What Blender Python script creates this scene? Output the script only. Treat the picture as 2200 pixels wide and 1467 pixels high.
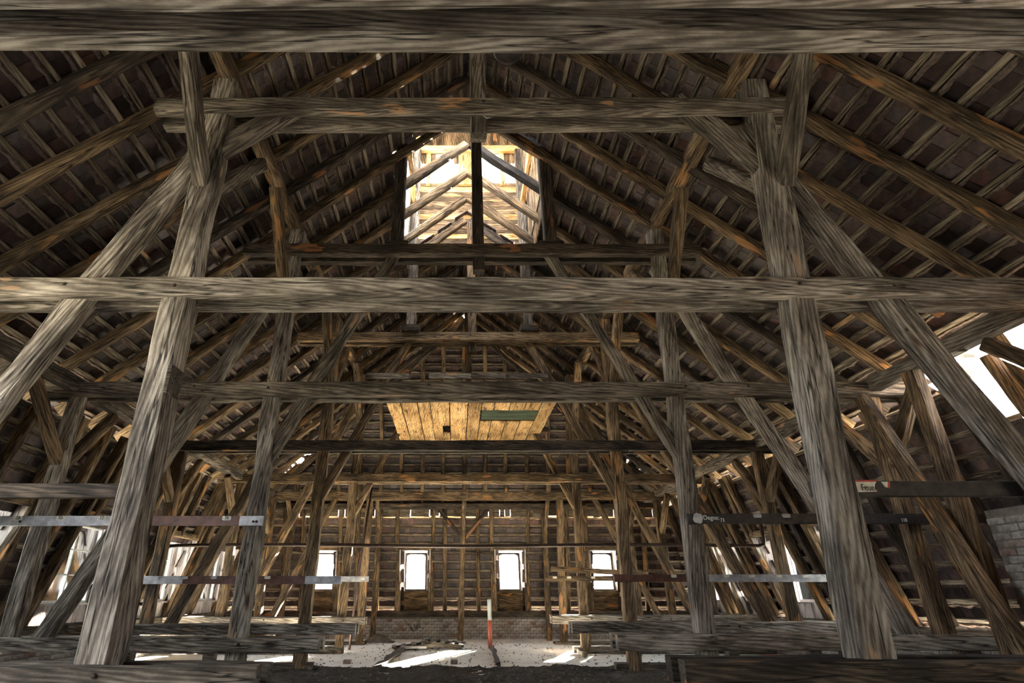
import bpy, math, random
import numpy as np
from mathutils import Vector, Matrix, noise as mnoise
random.seed(7)
rng = np.random.default_rng(7)
SC = bpy.context.scene
COL = SC.collection
for o in list(bpy.data.objects):
    bpy.data.objects.remove(o)

# ------------------------------------------------------------------ camera
H = 2.4            # metres: tie beams lie this far above eye level
EYE = 1.13         # eye height above the floor
FPX, PITCH, PCX, PCY = 1200.0, math.radians(24.37), 980.0, 733.5
cam_d = bpy.data.cameras.new('camera')
cam = bpy.data.objects.new('camera', cam_d)
COL.objects.link(cam)
cam_d.sensor_width = 36.0
cam_d.lens = 36.0 * FPX / 2200.0
cam_d.shift_x = (1100.0 - PCX) / 2200.0
cam_d.clip_start, cam_d.clip_end = 0.05, 500
cam.location = (0, 0, EYE)
cam.rotation_euler = (math.pi / 2 + PITCH, 0, 0)
SC.camera = cam

# ------------------------------------------------------------------ world, sun, exposure
world = bpy.data.worlds.new('overcast_sky')
SC.world = world
world.use_nodes = True
bg = world.node_tree.nodes['Background']
bg.inputs['Color'].default_value = (0.90, 0.95, 1.0, 1)
bg.inputs['Strength'].default_value = 1.0
sun_d = bpy.data.lights.new('sun', 'SUN')
sun = bpy.data.objects.new('sun', sun_d)
COL.objects.link(sun)
sun_d.energy = 42.0
sun_d.angle = math.radians(0.8)
sun_d.color = (1.0, 0.86, 0.66)
SUNDIR = Vector((0.358, 0.886, 0.30)).normalized()
sun.rotation_euler = SUNDIR.to_track_quat('Z', 'Y').to_euler()
vs = SC.view_settings
vs.view_transform = 'Standard'
vs.look = 'None'
vs.gamma = 1.0
vs.use_curve_mapping = False
vs.exposure = 4.5
SC.cycles.max_bounces = 7
SC.cycles.diffuse_bounces = 3
SC.cycles.adaptive_threshold = 0.02
SC.cycles.transparent_max_bounces = 12
SC.cycles.sample_clamp_indirect = 6.0

# ------------------------------------------------------------------ helpers
X0 = 0.10
CP, SP = math.cos(PITCH), math.sin(PITCH)

def W(X, Y, Z):
    return Vector((X * H, Y * H, Z * H + EYE))

def onY(x, y, D):
    a, b = (x - PCX) / FPX, (PCY - y) / FPX
    r = (a, CP - b * SP, SP + b * CP)
    t = D / r[1]
    return (r[0] * t, D, r[2] * t)

def pix(p):
    X, Y, Z = p[0], p[1], p[2] - EYE
    zc = Y * CP + Z * SP
    if zc <= 0.05:
        return None
    return PCX + FPX * X / zc, PCY - FPX * (-Y * SP + Z * CP) / zc, zc

MW = {}

def link(o, parent=None, M=None):
    COL.objects.link(o)
    M = M or Matrix.Identity(4)
    MW[o.name] = M
    if parent is not None:
        o.parent = parent
        o.matrix_basis = MW[parent.name].inverted() @ M
    else:
        o.matrix_basis = M
    return o

def tag(o, label, cat=None, group=None, kind=None):
    o['label'] = label
    if cat:
        o['category'] = cat
    if group:
        o['group'] = group
    if kind:
        o['kind'] = kind
    return o

def thing(name, label, cat, loc, group=None, kind=None):
    o = bpy.data.objects.new(name, None)
    o.empty_display_size = 0.2
    link(o, None, Matrix.Translation(Vector(loc)))
    return tag(o, label, cat, group, kind)

def mesh(name, verts, faces, mat, smooth=False):
    me = bpy.data.meshes.new(name)
    me.from_pydata([tuple(v) for v in verts], [], faces)
    if mat:
        me.materials.append(mat)
    if smooth:
        for p in me.polygons:
            p.use_smooth = True
    return me

def obj(name, me, parent=None, M=None):
    return link(bpy.data.objects.new(name, me), parent, M)

def frame_matrix(p0, x, y):
    x = x.normalized()
    y = (y - x * y.dot(x)).normalized()
    z = x.cross(y)
    M = Matrix((x, y, z)).transposed().to_4x4()
    M.translation = p0
    return M

def timber_mesh(L, w, h, mat, seg=None, jit=0.006, cham=0.12, bow=0.0, rnd=None):
    """hewn beam along local x, w along y, h along z, centred on y and z"""
    rnd = rnd or random
    seg = seg or max(3, min(14, int(L / 0.45)))
    c = min(w, h) * cham
    a, b = w / 2, h / 2
    base = [(a, b - c), (a - c, b), (-a + c, b), (-a, b - c), (-a, -b + c), (-a + c, -b), (a - c, -b), (a, -b + c)]
    V, F = [], []
    sd = rnd.random() * 100
    by, bz = rnd.uniform(-1, 1) * bow, rnd.uniform(-1, 1) * bow
    for i in range(seg + 1):
        t = i / seg
        x = t * L
        k = math.sin(math.pi * t)
        for j, (y, z) in enumerate(base):
            n1 = mnoise.noise((x * 1.3 + sd, j // 2 * 3.1, 0.0)) * jit * 2.2
            n2 = mnoise.noise((x * 1.3 + sd, j // 2 * 3.1, 9.0)) * jit * 2.2
            V.append((x, y + n1 + k * by, z + n2 + k * bz))
    for i in range(seg):
        for j in range(8):
            q, r = i * 8 + j, i * 8 + (j + 1) % 8
            F.append((q, q + 8, r + 8, r))
    F.append(tuple(range(8)))
    F.append(tuple(range(seg * 8 + 7, seg * 8 - 1, -1)))
    return mesh('timber', V, F, mat)

def timber(name, parent, p0, p1, w, h, mat, ref=(0, 1, 0), **k):
    """w measured along ref, h across it"""
    p0, p1 = Vector(p0), Vector(p1)
    d = p1 - p0
    me = timber_mesh(d.length, w, h, mat, **k)
    return obj(name, me, parent, frame_matrix(p0, d, Vector(ref)))

BOXF = [(0, 3, 2, 1), (4, 5, 6, 7), (0, 1, 5, 4), (1, 2, 6, 5), (2, 3, 7, 6), (3, 0, 4, 7)]

def board(name, parent, p0, p1, w, t, mat, ref=(0, 1, 0), j=0.002):
    """thin sawn plank, w along ref, thickness t"""
    return timber(name, parent, p0, p1, w, t, mat, ref=ref, seg=max(2, int((Vector(p1) - Vector(p0)).length / 0.6)), jit=j, cham=0.06)

def box(name, parent, lo, hi, mat, bev=0.0):
    lo, hi = Vector(lo), Vector(hi)
    c = (lo + hi) / 2
    s = (hi - lo) / 2
    if bev:
        V, F = [], []
        import bmesh
        bm = bmesh.new()
        bmesh.ops.create_cube(bm, size=1.0)
        for v in bm.verts:
            v.co = Vector((v.co.x * 2 * s.x, v.co.y * 2 * s.y, v.co.z * 2 * s.z))
        bmesh.ops.bevel(bm, geom=bm.edges[:], offset=bev, segments=1, affect='EDGES')
        me = bpy.data.meshes.new(name)
        bm.to_mesh(me)
        bm.free()
        me.materials.append(mat)
    else:
        V = [(-s.x, -s.y, -s.z), (s.x, -s.y, -s.z), (s.x, s.y, -s.z), (-s.x, s.y, -s.z),
             (-s.x, -s.y, s.z), (s.x, -s.y, s.z), (s.x, s.y, s.z), (-s.x, s.y, s.z)]
        me = mesh(name, V, BOXF, mat)
    return obj(name, me, parent, Matrix.Translation(c))

def tube_mesh(pts, r, mat, n=8, closed_ends=True):
    pts = [Vector(p) for p in pts]
    V, F = [], []
    for i, p in enumerate(pts):
        d = (pts[min(i + 1, len(pts) - 1)] - pts[max(i - 1, 0)]).normalized()
        up = Vector((0, 0, 1)) if abs(d.z) < 0.9 else Vector((0, 1, 0))
        a = d.cross(up).normalized()
        b = d.cross(a)
        for k in range(n):
            t = 2 * math.pi * k / n
            V.append(p + (a * math.cos(t) + b * math.sin(t)) * r)
    for i in range(len(pts) - 1):
        for k in range(n):
            F.append((i * n + k, i * n + (k + 1) % n, (i + 1) * n + (k + 1) % n, (i + 1) * n + k))
    if closed_ends:
        F.append(tuple(range(n - 1, -1, -1)))
        F.append(tuple((len(pts) - 1) * n + k for k in range(n)))
    return mesh('tube', V, F, mat, True)

def lathe_mesh(prof, mat, n=20):
    V, F = [], []
    for r, z in prof:
        for k in range(n):
            t = 2 * math.pi * k / n
            V.append((r * math.cos(t), r * math.sin(t), z))
    for i in range(len(prof) - 1):
        for k in range(n):
            F.append((i * n + k, i * n + (k + 1) % n, (i + 1) * n + (k + 1) % n, (i + 1) * n + k))
    F.append(tuple(range(n - 1, -1, -1)))
    F.append(tuple((len(prof) - 1) * n + k for k in range(n)))
    return mesh('lathe', V, F, mat, True)

def text(name, parent, body, size, M, mat, ext=0.0015):
    cu = bpy.data.curves.new(name, 'FONT')
    cu.body = body
    cu.size = size
    cu.extrude = ext
    cu.align_x = 'CENTER'
    cu.align_y = 'CENTER'
    cu.resolution_u = 3
    tmp = bpy.data.objects.new('tmp_text', cu)
    COL.objects.link(tmp)
    bpy.context.view_layer.update()
    me = bpy.data.meshes.new_from_object(tmp.evaluated_get(bpy.context.evaluated_depsgraph_get()))
    bpy.data.objects.remove(tmp)
    me.materials.clear()
    me.materials.append(mat)
    return obj(name, me, parent, M)

# ------------------------------------------------------------------ materials
def new_mat(name):
    m = bpy.data.materials.new(name)
    m.use_nodes = True
    nt = m.node_tree
    b = nt.nodes['Principled BSDF']
    return m, nt, b

def N(nt, kind, **k):
    n = nt.nodes.new(kind)
    for a, v in k.items():
        if a.startswith('i_'):
            n.inputs[a[2:].replace('_', ' ')].default_value = v
        else:
            setattr(n, a, v)
    return n

def ramp(nt, stops):
    r = nt.nodes.new('ShaderNodeValToRGB')
    e = r.color_ramp.elements
    while len(e) < len(stops):
        e.new(0.5)
    for el, (p, c) in zip(e, stops):
        el.position = p
        el.color = (c[0], c[1], c[2], 1)
    return r

def wood(name, dark, mid, light, patch=None, patch_amt=0.62, grain=1.0, rough=0.85, grey=None):
    m, nt, b = new_mat(name)
    L = nt.links.new
    tc = N(nt, 'ShaderNodeTexCoord')
    oi = N(nt, 'ShaderNodeObjectInfo')
    off = N(nt, 'ShaderNodeVectorMath', operation='SCALE')
    cmb = N(nt, 'ShaderNodeCombineXYZ')
    for s in 'XYZ':
        L(oi.outputs['Random'], cmb.inputs[s])
    L(cmb.outputs[0], off.inputs[0])
    off.inputs['Scale'].default_value = 37.0
    add = N(nt, 'ShaderNodeVectorMath', operation='ADD')
    L(tc.outputs['Object'], add.inputs[0])
    L(off.outputs[0], add.inputs[1])
    mp = N(nt, 'ShaderNodeMapping')
    mp.inputs['Scale'].default_value = (0.55, 9.0, 9.0)
    L(add.outputs[0], mp.inputs['Vector'])
    # fine fibre
    mp.inputs['Scale'].default_value = (0.7, 44.0, 44.0)
    n1 = N(nt, 'ShaderNodeTexNoise', i_Scale=3.2, i_Detail=10.0, i_Roughness=0.78, i_Distortion=0.25)
    L(mp.outputs[0], n1.inputs['Vector'])
    # cathedral figure: bands of a strongly warped field
    wv = N(nt, 'ShaderNodeTexWave', i_Scale=3.4, i_Distortion=11.0, i_Detail=2.5, i_Detail_Scale=0.55)
    wv.bands_direction = 'DIAGONAL'
    mp2 = N(nt, 'ShaderNodeMapping')
    mp2.inputs['Scale'].default_value = (0.5, 4.2, 4.2)
    L(add.outputs[0], mp2.inputs['Vector'])
    L(mp2.outputs[0], wv.inputs['Vector'])
    # blotches
    n2 = N(nt, 'ShaderNodeTexNoise', i_Scale=2.1, i_Detail=7.0, i_Roughness=0.65)
    mpb = N(nt, 'ShaderNodeMapping')
    mpb.inputs['Scale'].default_value = (0.7, 2.2, 2.2)
    L(add.outputs[0], mpb.inputs['Vector'])
    L(mpb.outputs[0], n2.inputs['Vector'])
    # long drying cracks
    mp3 = N(nt, 'ShaderNodeMapping')
    mp3.inputs['Scale'].default_value = (0.22, 6.0, 6.0)
    L(add.outputs[0], mp3.inputs['Vector'])
    n3 = N(nt, 'ShaderNodeTexNoise', i_Scale=2.3, i_Detail=3.0, i_Roughness=0.5)
    L(mp3.outputs[0], n3.inputs['Vector'])
    ab = N(nt, 'ShaderNodeMath', operation='SUBTRACT')
    L(n3.outputs[0], ab.inputs[0])
    ab.inputs[1].default_value = 0.5
    ab2 = N(nt, 'ShaderNodeMath', operation='ABSOLUTE')
    L(ab.outputs[0], ab2.inputs[0])
    cr = ramp(nt, [(0.0, (0, 0, 0)), (0.006, (0.15, 0.15, 0.15)), (0.018, (1, 1, 1))])
    L(ab2.outputs[0], cr.inputs[0])
    # combine value
    mx = N(nt, 'ShaderNodeMath', operation='MULTIPLY_ADD')
    L(wv.outputs['Fac'], mx.inputs[0])
    mx.inputs[1].default_value = 0.16 * grain
    fb = N(nt, 'ShaderNodeMath', operation='MULTIPLY_ADD')
    L(n1.outputs[0], fb.inputs[0])
    fb.inputs[1].default_value = 0.6
    fb.inputs[2].default_value = 0.195
    L(fb.outputs[0], mx.inputs[2])
    mx2 = N(nt, 'ShaderNodeMath', operation='MULTIPLY_ADD')
    L(n2.outputs[0], mx2.inputs[0])
    mx2.inputs[1].default_value = 1.15
    L(mx.outputs[0], mx2.inputs[2])
    mr = N(nt, 'ShaderNodeMapRange')
    mr.inputs['From Min'].default_value = 0.86
    mr.inputs['From Max'].default_value = 1.42
    L(mx2.outputs[0], mr.inputs['Value'])
    rp = ramp(nt, [(0.0, dark), (0.45, mid), (1.0, light)])
    L(mr.outputs[0], rp.inputs[0])
    colr = rp.outputs[0]
    if patch:
        n4 = N(nt, 'ShaderNodeTexNoise', i_Scale=1.0, i_Detail=2.0, i_Roughness=0.45)
        mp4 = N(nt, 'ShaderNodeMapping')
        mp4.inputs['Scale'].default_value = (1.6, 6.0, 6.0)
        mp4.inputs['Location'].default_value = (5.1, 2.2, 9.3)
        L(add.outputs[0], mp4.inputs['Vector'])
        L(mp4.outputs[0], n4.inputs['Vector'])
        pr = ramp(nt, [(patch_amt, (0, 0, 0)), (patch_amt + 0.03, (1, 1, 1))])
        L(n4.outputs[0], pr.inputs[0])
        pm = N(nt, 'ShaderNodeMix', data_type='RGBA')
        pc = N(nt, 'ShaderNodeMix', data_type='RGBA', blend_type='MULTIPLY')
        pc.inputs['Factor'].default_value = 0.55
        pc.inputs[6].default_value = (*patch, 1)
        L(n1.outputs['Color'], pc.inputs[7])
        pcb = N(nt, 'ShaderNodeMath', operation='MULTIPLY')
        pcb.inputs[1].default_value = 0.6
        L(pr.outputs[0], pcb.inputs[0])
        L(pcb.outputs[0], pm.inputs['Factor'])
        L(colr, pm.inputs[6])
        pm.inputs[7].default_value = (*patch, 1)
        colr = pm.outputs[2]
    # per-object tone
    hsv = N(nt, 'ShaderNodeHueSaturation')
    vr = N(nt, 'ShaderNodeMapRange')
    vr.inputs['To Min'].default_value = 0.72
    vr.inputs['To Max'].default_value = 1.25
    L(oi.outputs['Random'], vr.inputs['Value'])
    L(vr.outputs[0], hsv.inputs['Value'])
    L(colr, hsv.inputs['Color'])
    mc = N(nt, 'ShaderNodeMix', data_type='RGBA', blend_type='MULTIPLY')
    mc.inputs['Factor'].default_value = 0.9
    L(hsv.outputs[0], mc.inputs[6])
    L(cr.outputs[0], mc.inputs[7])
    vk = N(nt, 'ShaderNodeTexVoronoi', i_Scale=1.25)
    mpk = N(nt, 'ShaderNodeMapping')
    mpk.inputs['Scale'].default_value = (0.9, 2.6, 2.6)
    L(add.outputs[0], mpk.inputs['Vector'])
    L(mpk.outputs[0], vk.inputs['Vector'])
    kr = ramp(nt, [(0.045, (0.12, 0.09, 0.07)), (0.085, (0.62, 0.5, 0.42)), (0.13, (1, 1, 1))])
    L(vk.outputs['Distance'], kr.inputs[0])
    mk = N(nt, 'ShaderNodeMix', data_type='RGBA', blend_type='MULTIPLY')
    mk.inputs['Factor'].default_value = 0.9
    L(mc.outputs[2], mk.inputs[6])
    L(kr.outputs[0], mk.inputs[7])
    L(mk.outputs[2], b.inputs['Base Color'])
    b.inputs['Roughness'].default_value = rough
    b.inputs['Specular IOR Level'].default_value = 0.25
    bsum = N(nt, 'ShaderNodeMath', operation='MULTIPLY_ADD')
    L(cr.outputs[0], bsum.inputs[0])
    bsum.inputs[1].default_value = 0.5
    L(mx.outputs[0], bsum.inputs[2])
    bp = N(nt, 'ShaderNodeBump', i_Strength=0.55, i_Distance=0.012)
    L(bsum.outputs[0], bp.inputs['Height'])
    L(bp.outputs[0], b.inputs['Normal'])
    return m

WOOD_GREY = wood('weathered_grey_oak', (0.018, 0.015, 0.012), (0.082, 0.067, 0.052), (0.30, 0.255, 0.205), (0.50, 0.28, 0.14), 0.68)
WOOD_PALE = wood('pale_sawn_pine', (0.028, 0.023, 0.018), (0.155, 0.130, 0.105), (0.54, 0.485, 0.415), (0.48, 0.30, 0.18), 0.70)
WOOD_BROWN = wood('brown_pine', (0.013, 0.009, 0.006), (0.085, 0.057, 0.032), (0.31, 0.215, 0.125), (0.46, 0.22, 0.08), 0.64)
WOOD_DARK = wood('dark_smoked_timber', (0.007, 0.006, 0.005), (0.034, 0.026, 0.020), (0.14, 0.105, 0.075), (0.34, 0.15, 0.06), 0.66)
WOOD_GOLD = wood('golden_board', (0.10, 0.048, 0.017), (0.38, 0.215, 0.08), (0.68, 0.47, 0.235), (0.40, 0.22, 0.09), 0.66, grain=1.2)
BATTEN = wood('roof_batten', (0.028, 0.021, 0.015), (0.125, 0.098, 0.070), (0.32, 0.27, 0.205), (0.42, 0.24, 0.12), 0.70)
WOOD_WHITE = wood('whitewashed_board', (0.22, 0.19, 0.19), (0.60, 0.55, 0.54), (0.85, 0.82, 0.80), (0.35, 0.22, 0.18), 0.72, grain=0.6)
WOOD_GREEN = wood('green_painted_board', (0.012, 0.016, 0.010), (0.035, 0.05, 0.028), (0.07, 0.10, 0.055), None, grain=0.6)

def simple(name, c, rough=0.6, metal=0.0, spec=0.4, nscale=0, var=0.4, bump=0.0):
    m, nt, b = new_mat(name)
    b.inputs['Roughness'].default_value = rough
    b.inputs['Metallic'].default_value = metal
    b.inputs['Specular IOR Level'].default_value = spec
    if nscale:
        tc = N(nt, 'ShaderNodeTexCoord')
        n = N(nt, 'ShaderNodeTexNoise', i_Scale=nscale, i_Detail=8.0, i_Roughness=0.68)
        nt.links.new(tc.outputs['Object'], n.inputs['Vector'])
        r = ramp(nt, [(0.3, [v * (1 - var) for v in c]), (0.72, [min(1, v * (1 + var)) for v in c])])
        nt.links.new(n.outputs[0], r.inputs[0])
        nt.links.new(r.outputs[0], b.inputs['Base Color'])
        if bump:
            bp = N(nt, 'ShaderNodeBump', i_Strength=bump, i_Distance=0.02)
            nt.links.new(n.outputs[0], bp.inputs['Height'])
            nt.links.new(bp.outputs[0], b.inputs['Normal'])
    else:
        b.inputs['Base Color'].default_value = (*c, 1)
    return m

def tile_material(name, use_island):
    m, nt, b = new_mat(name)
    L = nt.links.new
    if use_island:
        src = N(nt, 'ShaderNodeNewGeometry').outputs['Random Per Island']
    else:
        src = N(nt, 'ShaderNodeObjectInfo').outputs['Random']
    rp = ramp(nt, [(0.0, (0.020, 0.012, 0.011)), (0.35, (0.046, 0.026, 0.023)), (0.62, (0.062, 0.046, 0.046)),
                   (0.85, (0.082, 0.036, 0.027)), (1.0, (0.095, 0.078, 0.080))])
    L(src, rp.inputs[0])
    tc = N(nt, 'ShaderNodeTexCoord')
    n = N(nt, 'ShaderNodeTexNoise', i_Scale=9.0 if use_island else 9.0, i_Detail=8.0, i_Roughness=0.7)
    L(tc.outputs['Object'], n.inputs['Vector'])
    mr = ramp(nt, [(0.32, (0.35, 0.35, 0.35)), (0.7, (1.35, 1.3, 1.3))])
    L(n.outputs[0], mr.inputs[0])
    mx = N(nt, 'ShaderNodeMix', data_type='RGBA', blend_type='MULTIPLY')
    mx.inputs['Factor'].default_value = 1.0
    L(rp.outputs[0], mx.inputs[6])
    L(mr.outputs[0], mx.inputs[7])
    L(mx.outputs[2], b.inputs['Base Color'])
    b.inputs['Roughness'].default_value = 0.5
    b.inputs['Specular IOR Level'].default_value = 0.45
    bp = N(nt, 'ShaderNodeBump', i_Strength=0.5, i_Distance=0.015)
    L(n.outputs[0], bp.inputs['Height'])
    L(bp.outputs[0], b.inputs['Normal'])
    return m

TILE = tile_material('clay_tile', False)
TILE_S = tile_material('clay_tile_field', True)
MORTAR = simple('crumbling_mortar', (0.13, 0.10, 0.085), 0.95, 0, 0.1, 22, 0.6, 0.6)

def brick_mat(name, stops, use_island):
    m, nt, b = new_mat(name)
    L = nt.links.new
    src = N(nt, 'ShaderNodeNewGeometry').outputs['Random Per Island'] if use_island else N(nt, 'ShaderNodeObjectInfo').outputs['Random']
    rp = ramp(nt, stops)
    L(src, rp.inputs[0])
    tc = N(nt, 'ShaderNodeTexCoord')
    n = N(nt, 'ShaderNodeTexNoise', i_Scale=14.0, i_Detail=8.0, i_Roughness=0.7)
    L(tc.outputs['Object'], n.inputs['Vector'])
    mr = ramp(nt, [(0.34, (0.30, 0.28, 0.27)), (0.66, (1.15, 1.15, 1.15))])
    L(n.outputs[0], mr.inputs[0])
    mx = N(nt, 'ShaderNodeMix', data_type='RGBA', blend_type='MULTIPLY')
    mx.inputs['Factor'].default_value = 0.9
    L(rp.outputs[0], mx.inputs[6])
    L(mr.outputs[0], mx.inputs[7])
    L(mx.outputs[2], b.inputs['Base Color'])
    b.inputs['Roughness'].default_value = 0.92
    bp = N(nt, 'ShaderNodeBump', i_Strength=0.6, i_Distance=0.02)
    L(n.outputs[0], bp.inputs['Height'])
    L(bp.outputs[0], b.inputs['Normal'])
    return m

_bs = [(0.0, (0.30, 0.27, 0.24)), (0.4, (0.42, 0.39, 0.36)), (0.7, (0.48, 0.46, 0.44)), (0.85, (0.25, 0.14, 0.11)), (1.0, (0.34, 0.30, 0.27))]
BRICK, BRICK_S = brick_mat('whitewashed_brick', _bs, False), brick_mat('whitewashed_brick_field', _bs, True)
JOINT = simple('mortar_joint', (0.16, 0.14, 0.12), 0.95, 0, 0.1, 18, 0.4, 0.4)
IRON = simple('dark_iron', (0.035, 0.030, 0.028), 0.45, 0.5, 0.5, 14, 0.6, 0.2)
IRON_RUST = simple('rusty_iron_bar', (0.10, 0.045, 0.032), 0.5, 0.25, 0.5, 7, 0.6, 0.2)
IRON_GREY = simple('bare_steel_bar', (0.36, 0.36, 0.38), 0.5, 0.35, 0.5, 9, 0.5, 0.2)
RUST_PIPE = simple('rust_brown_pipe', (0.055, 0.032, 0.024), 0.55, 0.3, 0.5, 16, 0.5, 0.1)
ENAMEL = simple('cream_enamel', (0.62, 0.60, 0.52), 0.4, 0, 0.5, 30, 0.2)
BLACKPAINT = simple('black_paint', (0.012, 0.012, 0.012), 0.6)
REDPAINT = simple('red_paint', (0.42, 0.045, 0.03), 0.5, 0, 0.5, 20, 0.25)
CHALK = simple('chalk', (0.75, 0.75, 0.75), 0.95)
GREYPLASTIC = simple('grey_plastic', (0.20, 0.215, 0.22), 0.45, 0, 0.5)
POLERED = simple('pole_red_brown', (0.26, 0.055, 0.03), 0.4, 0, 0.5)
TERRA = simple('terracotta', (0.42, 0.13, 0.08), 0.6, 0, 0.4, 12, 0.25)
GRAFFITI = simple('black_spray_paint', (0.015, 0.014, 0.016), 0.7)
ZINC = simple('zinc_sheet', (0.30, 0.32, 0.34), 0.45, 0.6, 0.5, 8, 0.4)
WHITEFRAME = simple('white_window_paint', (0.72, 0.73, 0.73), 0.5, 0, 0.4, 14, 0.2)
PAPER = simple('clear_plastic', (0.55, 0.57, 0.58), 0.25, 0, 0.6)
GROUND = simple('outdoor_ground', (0.22, 0.22, 0.19), 0.95, 0, 0.1, 0.4, 0.4)

def glass_mat():
    m = bpy.data.materials.new('window_glass')
    m.use_nodes = True
    nt = m.node_tree
    nt.nodes.remove(nt.nodes['Principled BSDF'])
    out = nt.nodes['Material Output']
    tr = N(nt, 'ShaderNodeBsdfTransparent')
    tr.inputs[0].default_value = (0.93, 0.95, 0.95, 1)
    gl = N(nt, 'ShaderNodeBsdfGlossy')
    gl.inputs['Roughness'].default_value = 0.05
    fr = N(nt, 'ShaderNodeFresnel')
    fr.inputs[0].default_value = 1.45
    mx = N(nt, 'ShaderNodeMixShader')
    nt.links.new(fr.outputs[0], mx.inputs[0])
    nt.links.new(tr.outputs[0], mx.inputs[1])
    nt.links.new(gl.outputs[0], mx.inputs[2])
    nt.links.new(mx.outputs[0], out.inputs[0])
    return m

GLASS = glass_mat()

def floor_mat():
    m, nt, b = new_mat('dusty_screed')
    L = nt.links.new
    tc = N(nt, 'ShaderNodeTexCoord')
    n = N(nt, 'ShaderNodeTexNoise', i_Scale=0.9, i_Detail=10.0, i_Roughness=0.7)
    L(tc.outputs['Object'], n.inputs['Vector'])
    n2 = N(nt, 'ShaderNodeTexNoise', i_Scale=11.0, i_Detail=8.0, i_Roughness=0.75)
    L(tc.outputs['Object'], n2.inputs['Vector'])
    mx = N(nt, 'ShaderNodeMath', operation='MULTIPLY_ADD')
    L(n2.outputs[0], mx.inputs[0])
    mx.inputs[1].default_value = 0.5
    L(n.outputs[0], mx.inputs[2])
    r = ramp(nt, [(0.46, (0.22, 0.20, 0.18)), (0.60, (0.66, 0.64, 0.61)), (0.78, (0.86, 0.85, 0.83))])
    L(mx.outputs[0], r.inputs[0])
    L(r.outputs[0], b.inputs['Base Color'])
    b.inputs['Roughness'].default_value = 0.9
    bp = N(nt, 'ShaderNodeBump', i_Strength=0.6, i_Distance=0.03)
    L(n2.outputs[0], bp.inputs['Height'])
    L(bp.outputs[0], b.inputs['Normal'])
    return m

FLOOR = floor_mat()
RUBBLE = simple('dark_rubble', (0.065, 0.056, 0.047), 0.95, 0, 0.15, 12, 0.75, 0.9)
CHIP = simple('rubble_chip', (0.15, 0.13, 0.11), 0.95, 0, 0.15, 9, 0.6)

# ------------------------------------------------------------------ the place: dimensions in units of H
ZF = -EYE / H                     # floor
HW, ZB, SL = 2.43, 1.08, 0.85     # upper roof: half width, height at the break, slope
ZR = ZB + HW * SL                 # ridge
XB, ZL, SLO = 2.38, 1.0, 3.2      # lower slope: half width at its top
ZP = -0.18                        # wall plate
YAPEX, YBRK, YFOOT = 6.24, 7.07, 7.40
YBACK = -1.3
FR = [0.722, 1.865, 2.99, 4.28, 5.59, 6.65, 7.15]   # truss planes
def xlow(Z):
    return XB + (ZL - Z) / SLO
def yfar(Z):
    return YBRK + 0.03 + (ZL - Z) * (YFOOT - YBRK - 0.03) / (ZL - ZP)

# ---- floor
def grid_mesh(x0, x1, y0, y1, nx, ny, zf, mat):
    V, F = [], []
    for j in range(ny + 1):
        for i in range(nx + 1):
            x = x0 + (x1 - x0) * i / nx
            y = y0 + (y1 - y0) * j / ny
            V.append((x, y, zf(x, y)))
    for j in range(ny):
        for i in range(nx):
            a = j * (nx + 1) + i
            F.append((a, a + 1, a + nx + 2, a + nx + 1))
    return mesh('grid', V, F, mat, True)

fl = obj('floor', grid_mesh((X0 - 2.95) * H, (X0 + 2.95) * H, YBACK * H, 7.75 * H, 60, 90,
                            lambda x, y: 0.012 * mnoise.noise((x * 1.1, y * 1.1, 0)) - 0.012, FLOOR))
tag(fl, 'pale dusty screed floor of the attic', 'floor', kind='structure')
def rub_h(x, y):
    e = min(1.0, max(0.0, (4.58 * H + 0.12 * mnoise.noise((x * 2, 0, 3)) - y) / 0.25))
    return -0.03 + e * (0.065 + 0.05 * mnoise.noise((x * 1.4, y * 1.4, 5)) + 0.035 * mnoise.noise((x * 6, y * 6, 1)) + 0.02 * mnoise.noise((x * 17, y * 17, 1)))
rb = obj('rubble_layer', grid_mesh((X0 - 2.75) * H, (X0 + 2.75) * H, 0.9 * H, 4.66 * H, 200, 170, rub_h, RUBBLE))
tag(rb, 'dark layer of loose rubble and slag spread over the floor before the pale screed', 'rubble', kind='stuff')
V, F = [], []
for i in range(2600):
    x = rng.uniform(-1.9, 2.1) * H
    y = (rng.uniform(2.6, 4.6) if rng.random() < 0.72 else rng.uniform(4.6, 6.9)) * H
    s = rng.uniform(0.006, 0.022) * (1 if y < 4.6 * H else 0.9)
    z = (rub_h(x, y) if y < 4.55 * H else 0) + s * 0.2
    R = Matrix.Rotation(rng.uniform(0, 6.28), 3, 'Z') @ Matrix.Rotation(rng.uniform(-0.6, 0.6), 3, 'X')
    b = len(V)
    for q in ((-1, -.6, -.3), (1, -.5, -.3), (.9, .6, -.3), (-.8, .7, -.3), (-.6, -.4, .4), (.5, -.5, .5), (.6, .4, .35), (-.5, .5, .45)):
        v = R @ Vector(q) * s
        V.append((v.x + x, v.y + y, v.z + z))
    F += [tuple(b + k for k in f) for f in BOXF]
tag(obj('rubble_chips', mesh('chips', V, F, CHIP)), 'small broken chips of mortar and brick strewn over the attic floor', 'rubble', kind='stuff')

# ---- outside ground far below the windows
gd = obj('ground', mesh('ground', [(-150, -150, -11), (150, -150, -11), (150, 150, -11), (-150, 150, -11)], [(0, 1, 2, 3)], GROUND))
tag(gd, 'ground outside far below the attic', 'ground', kind='structure')

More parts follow.
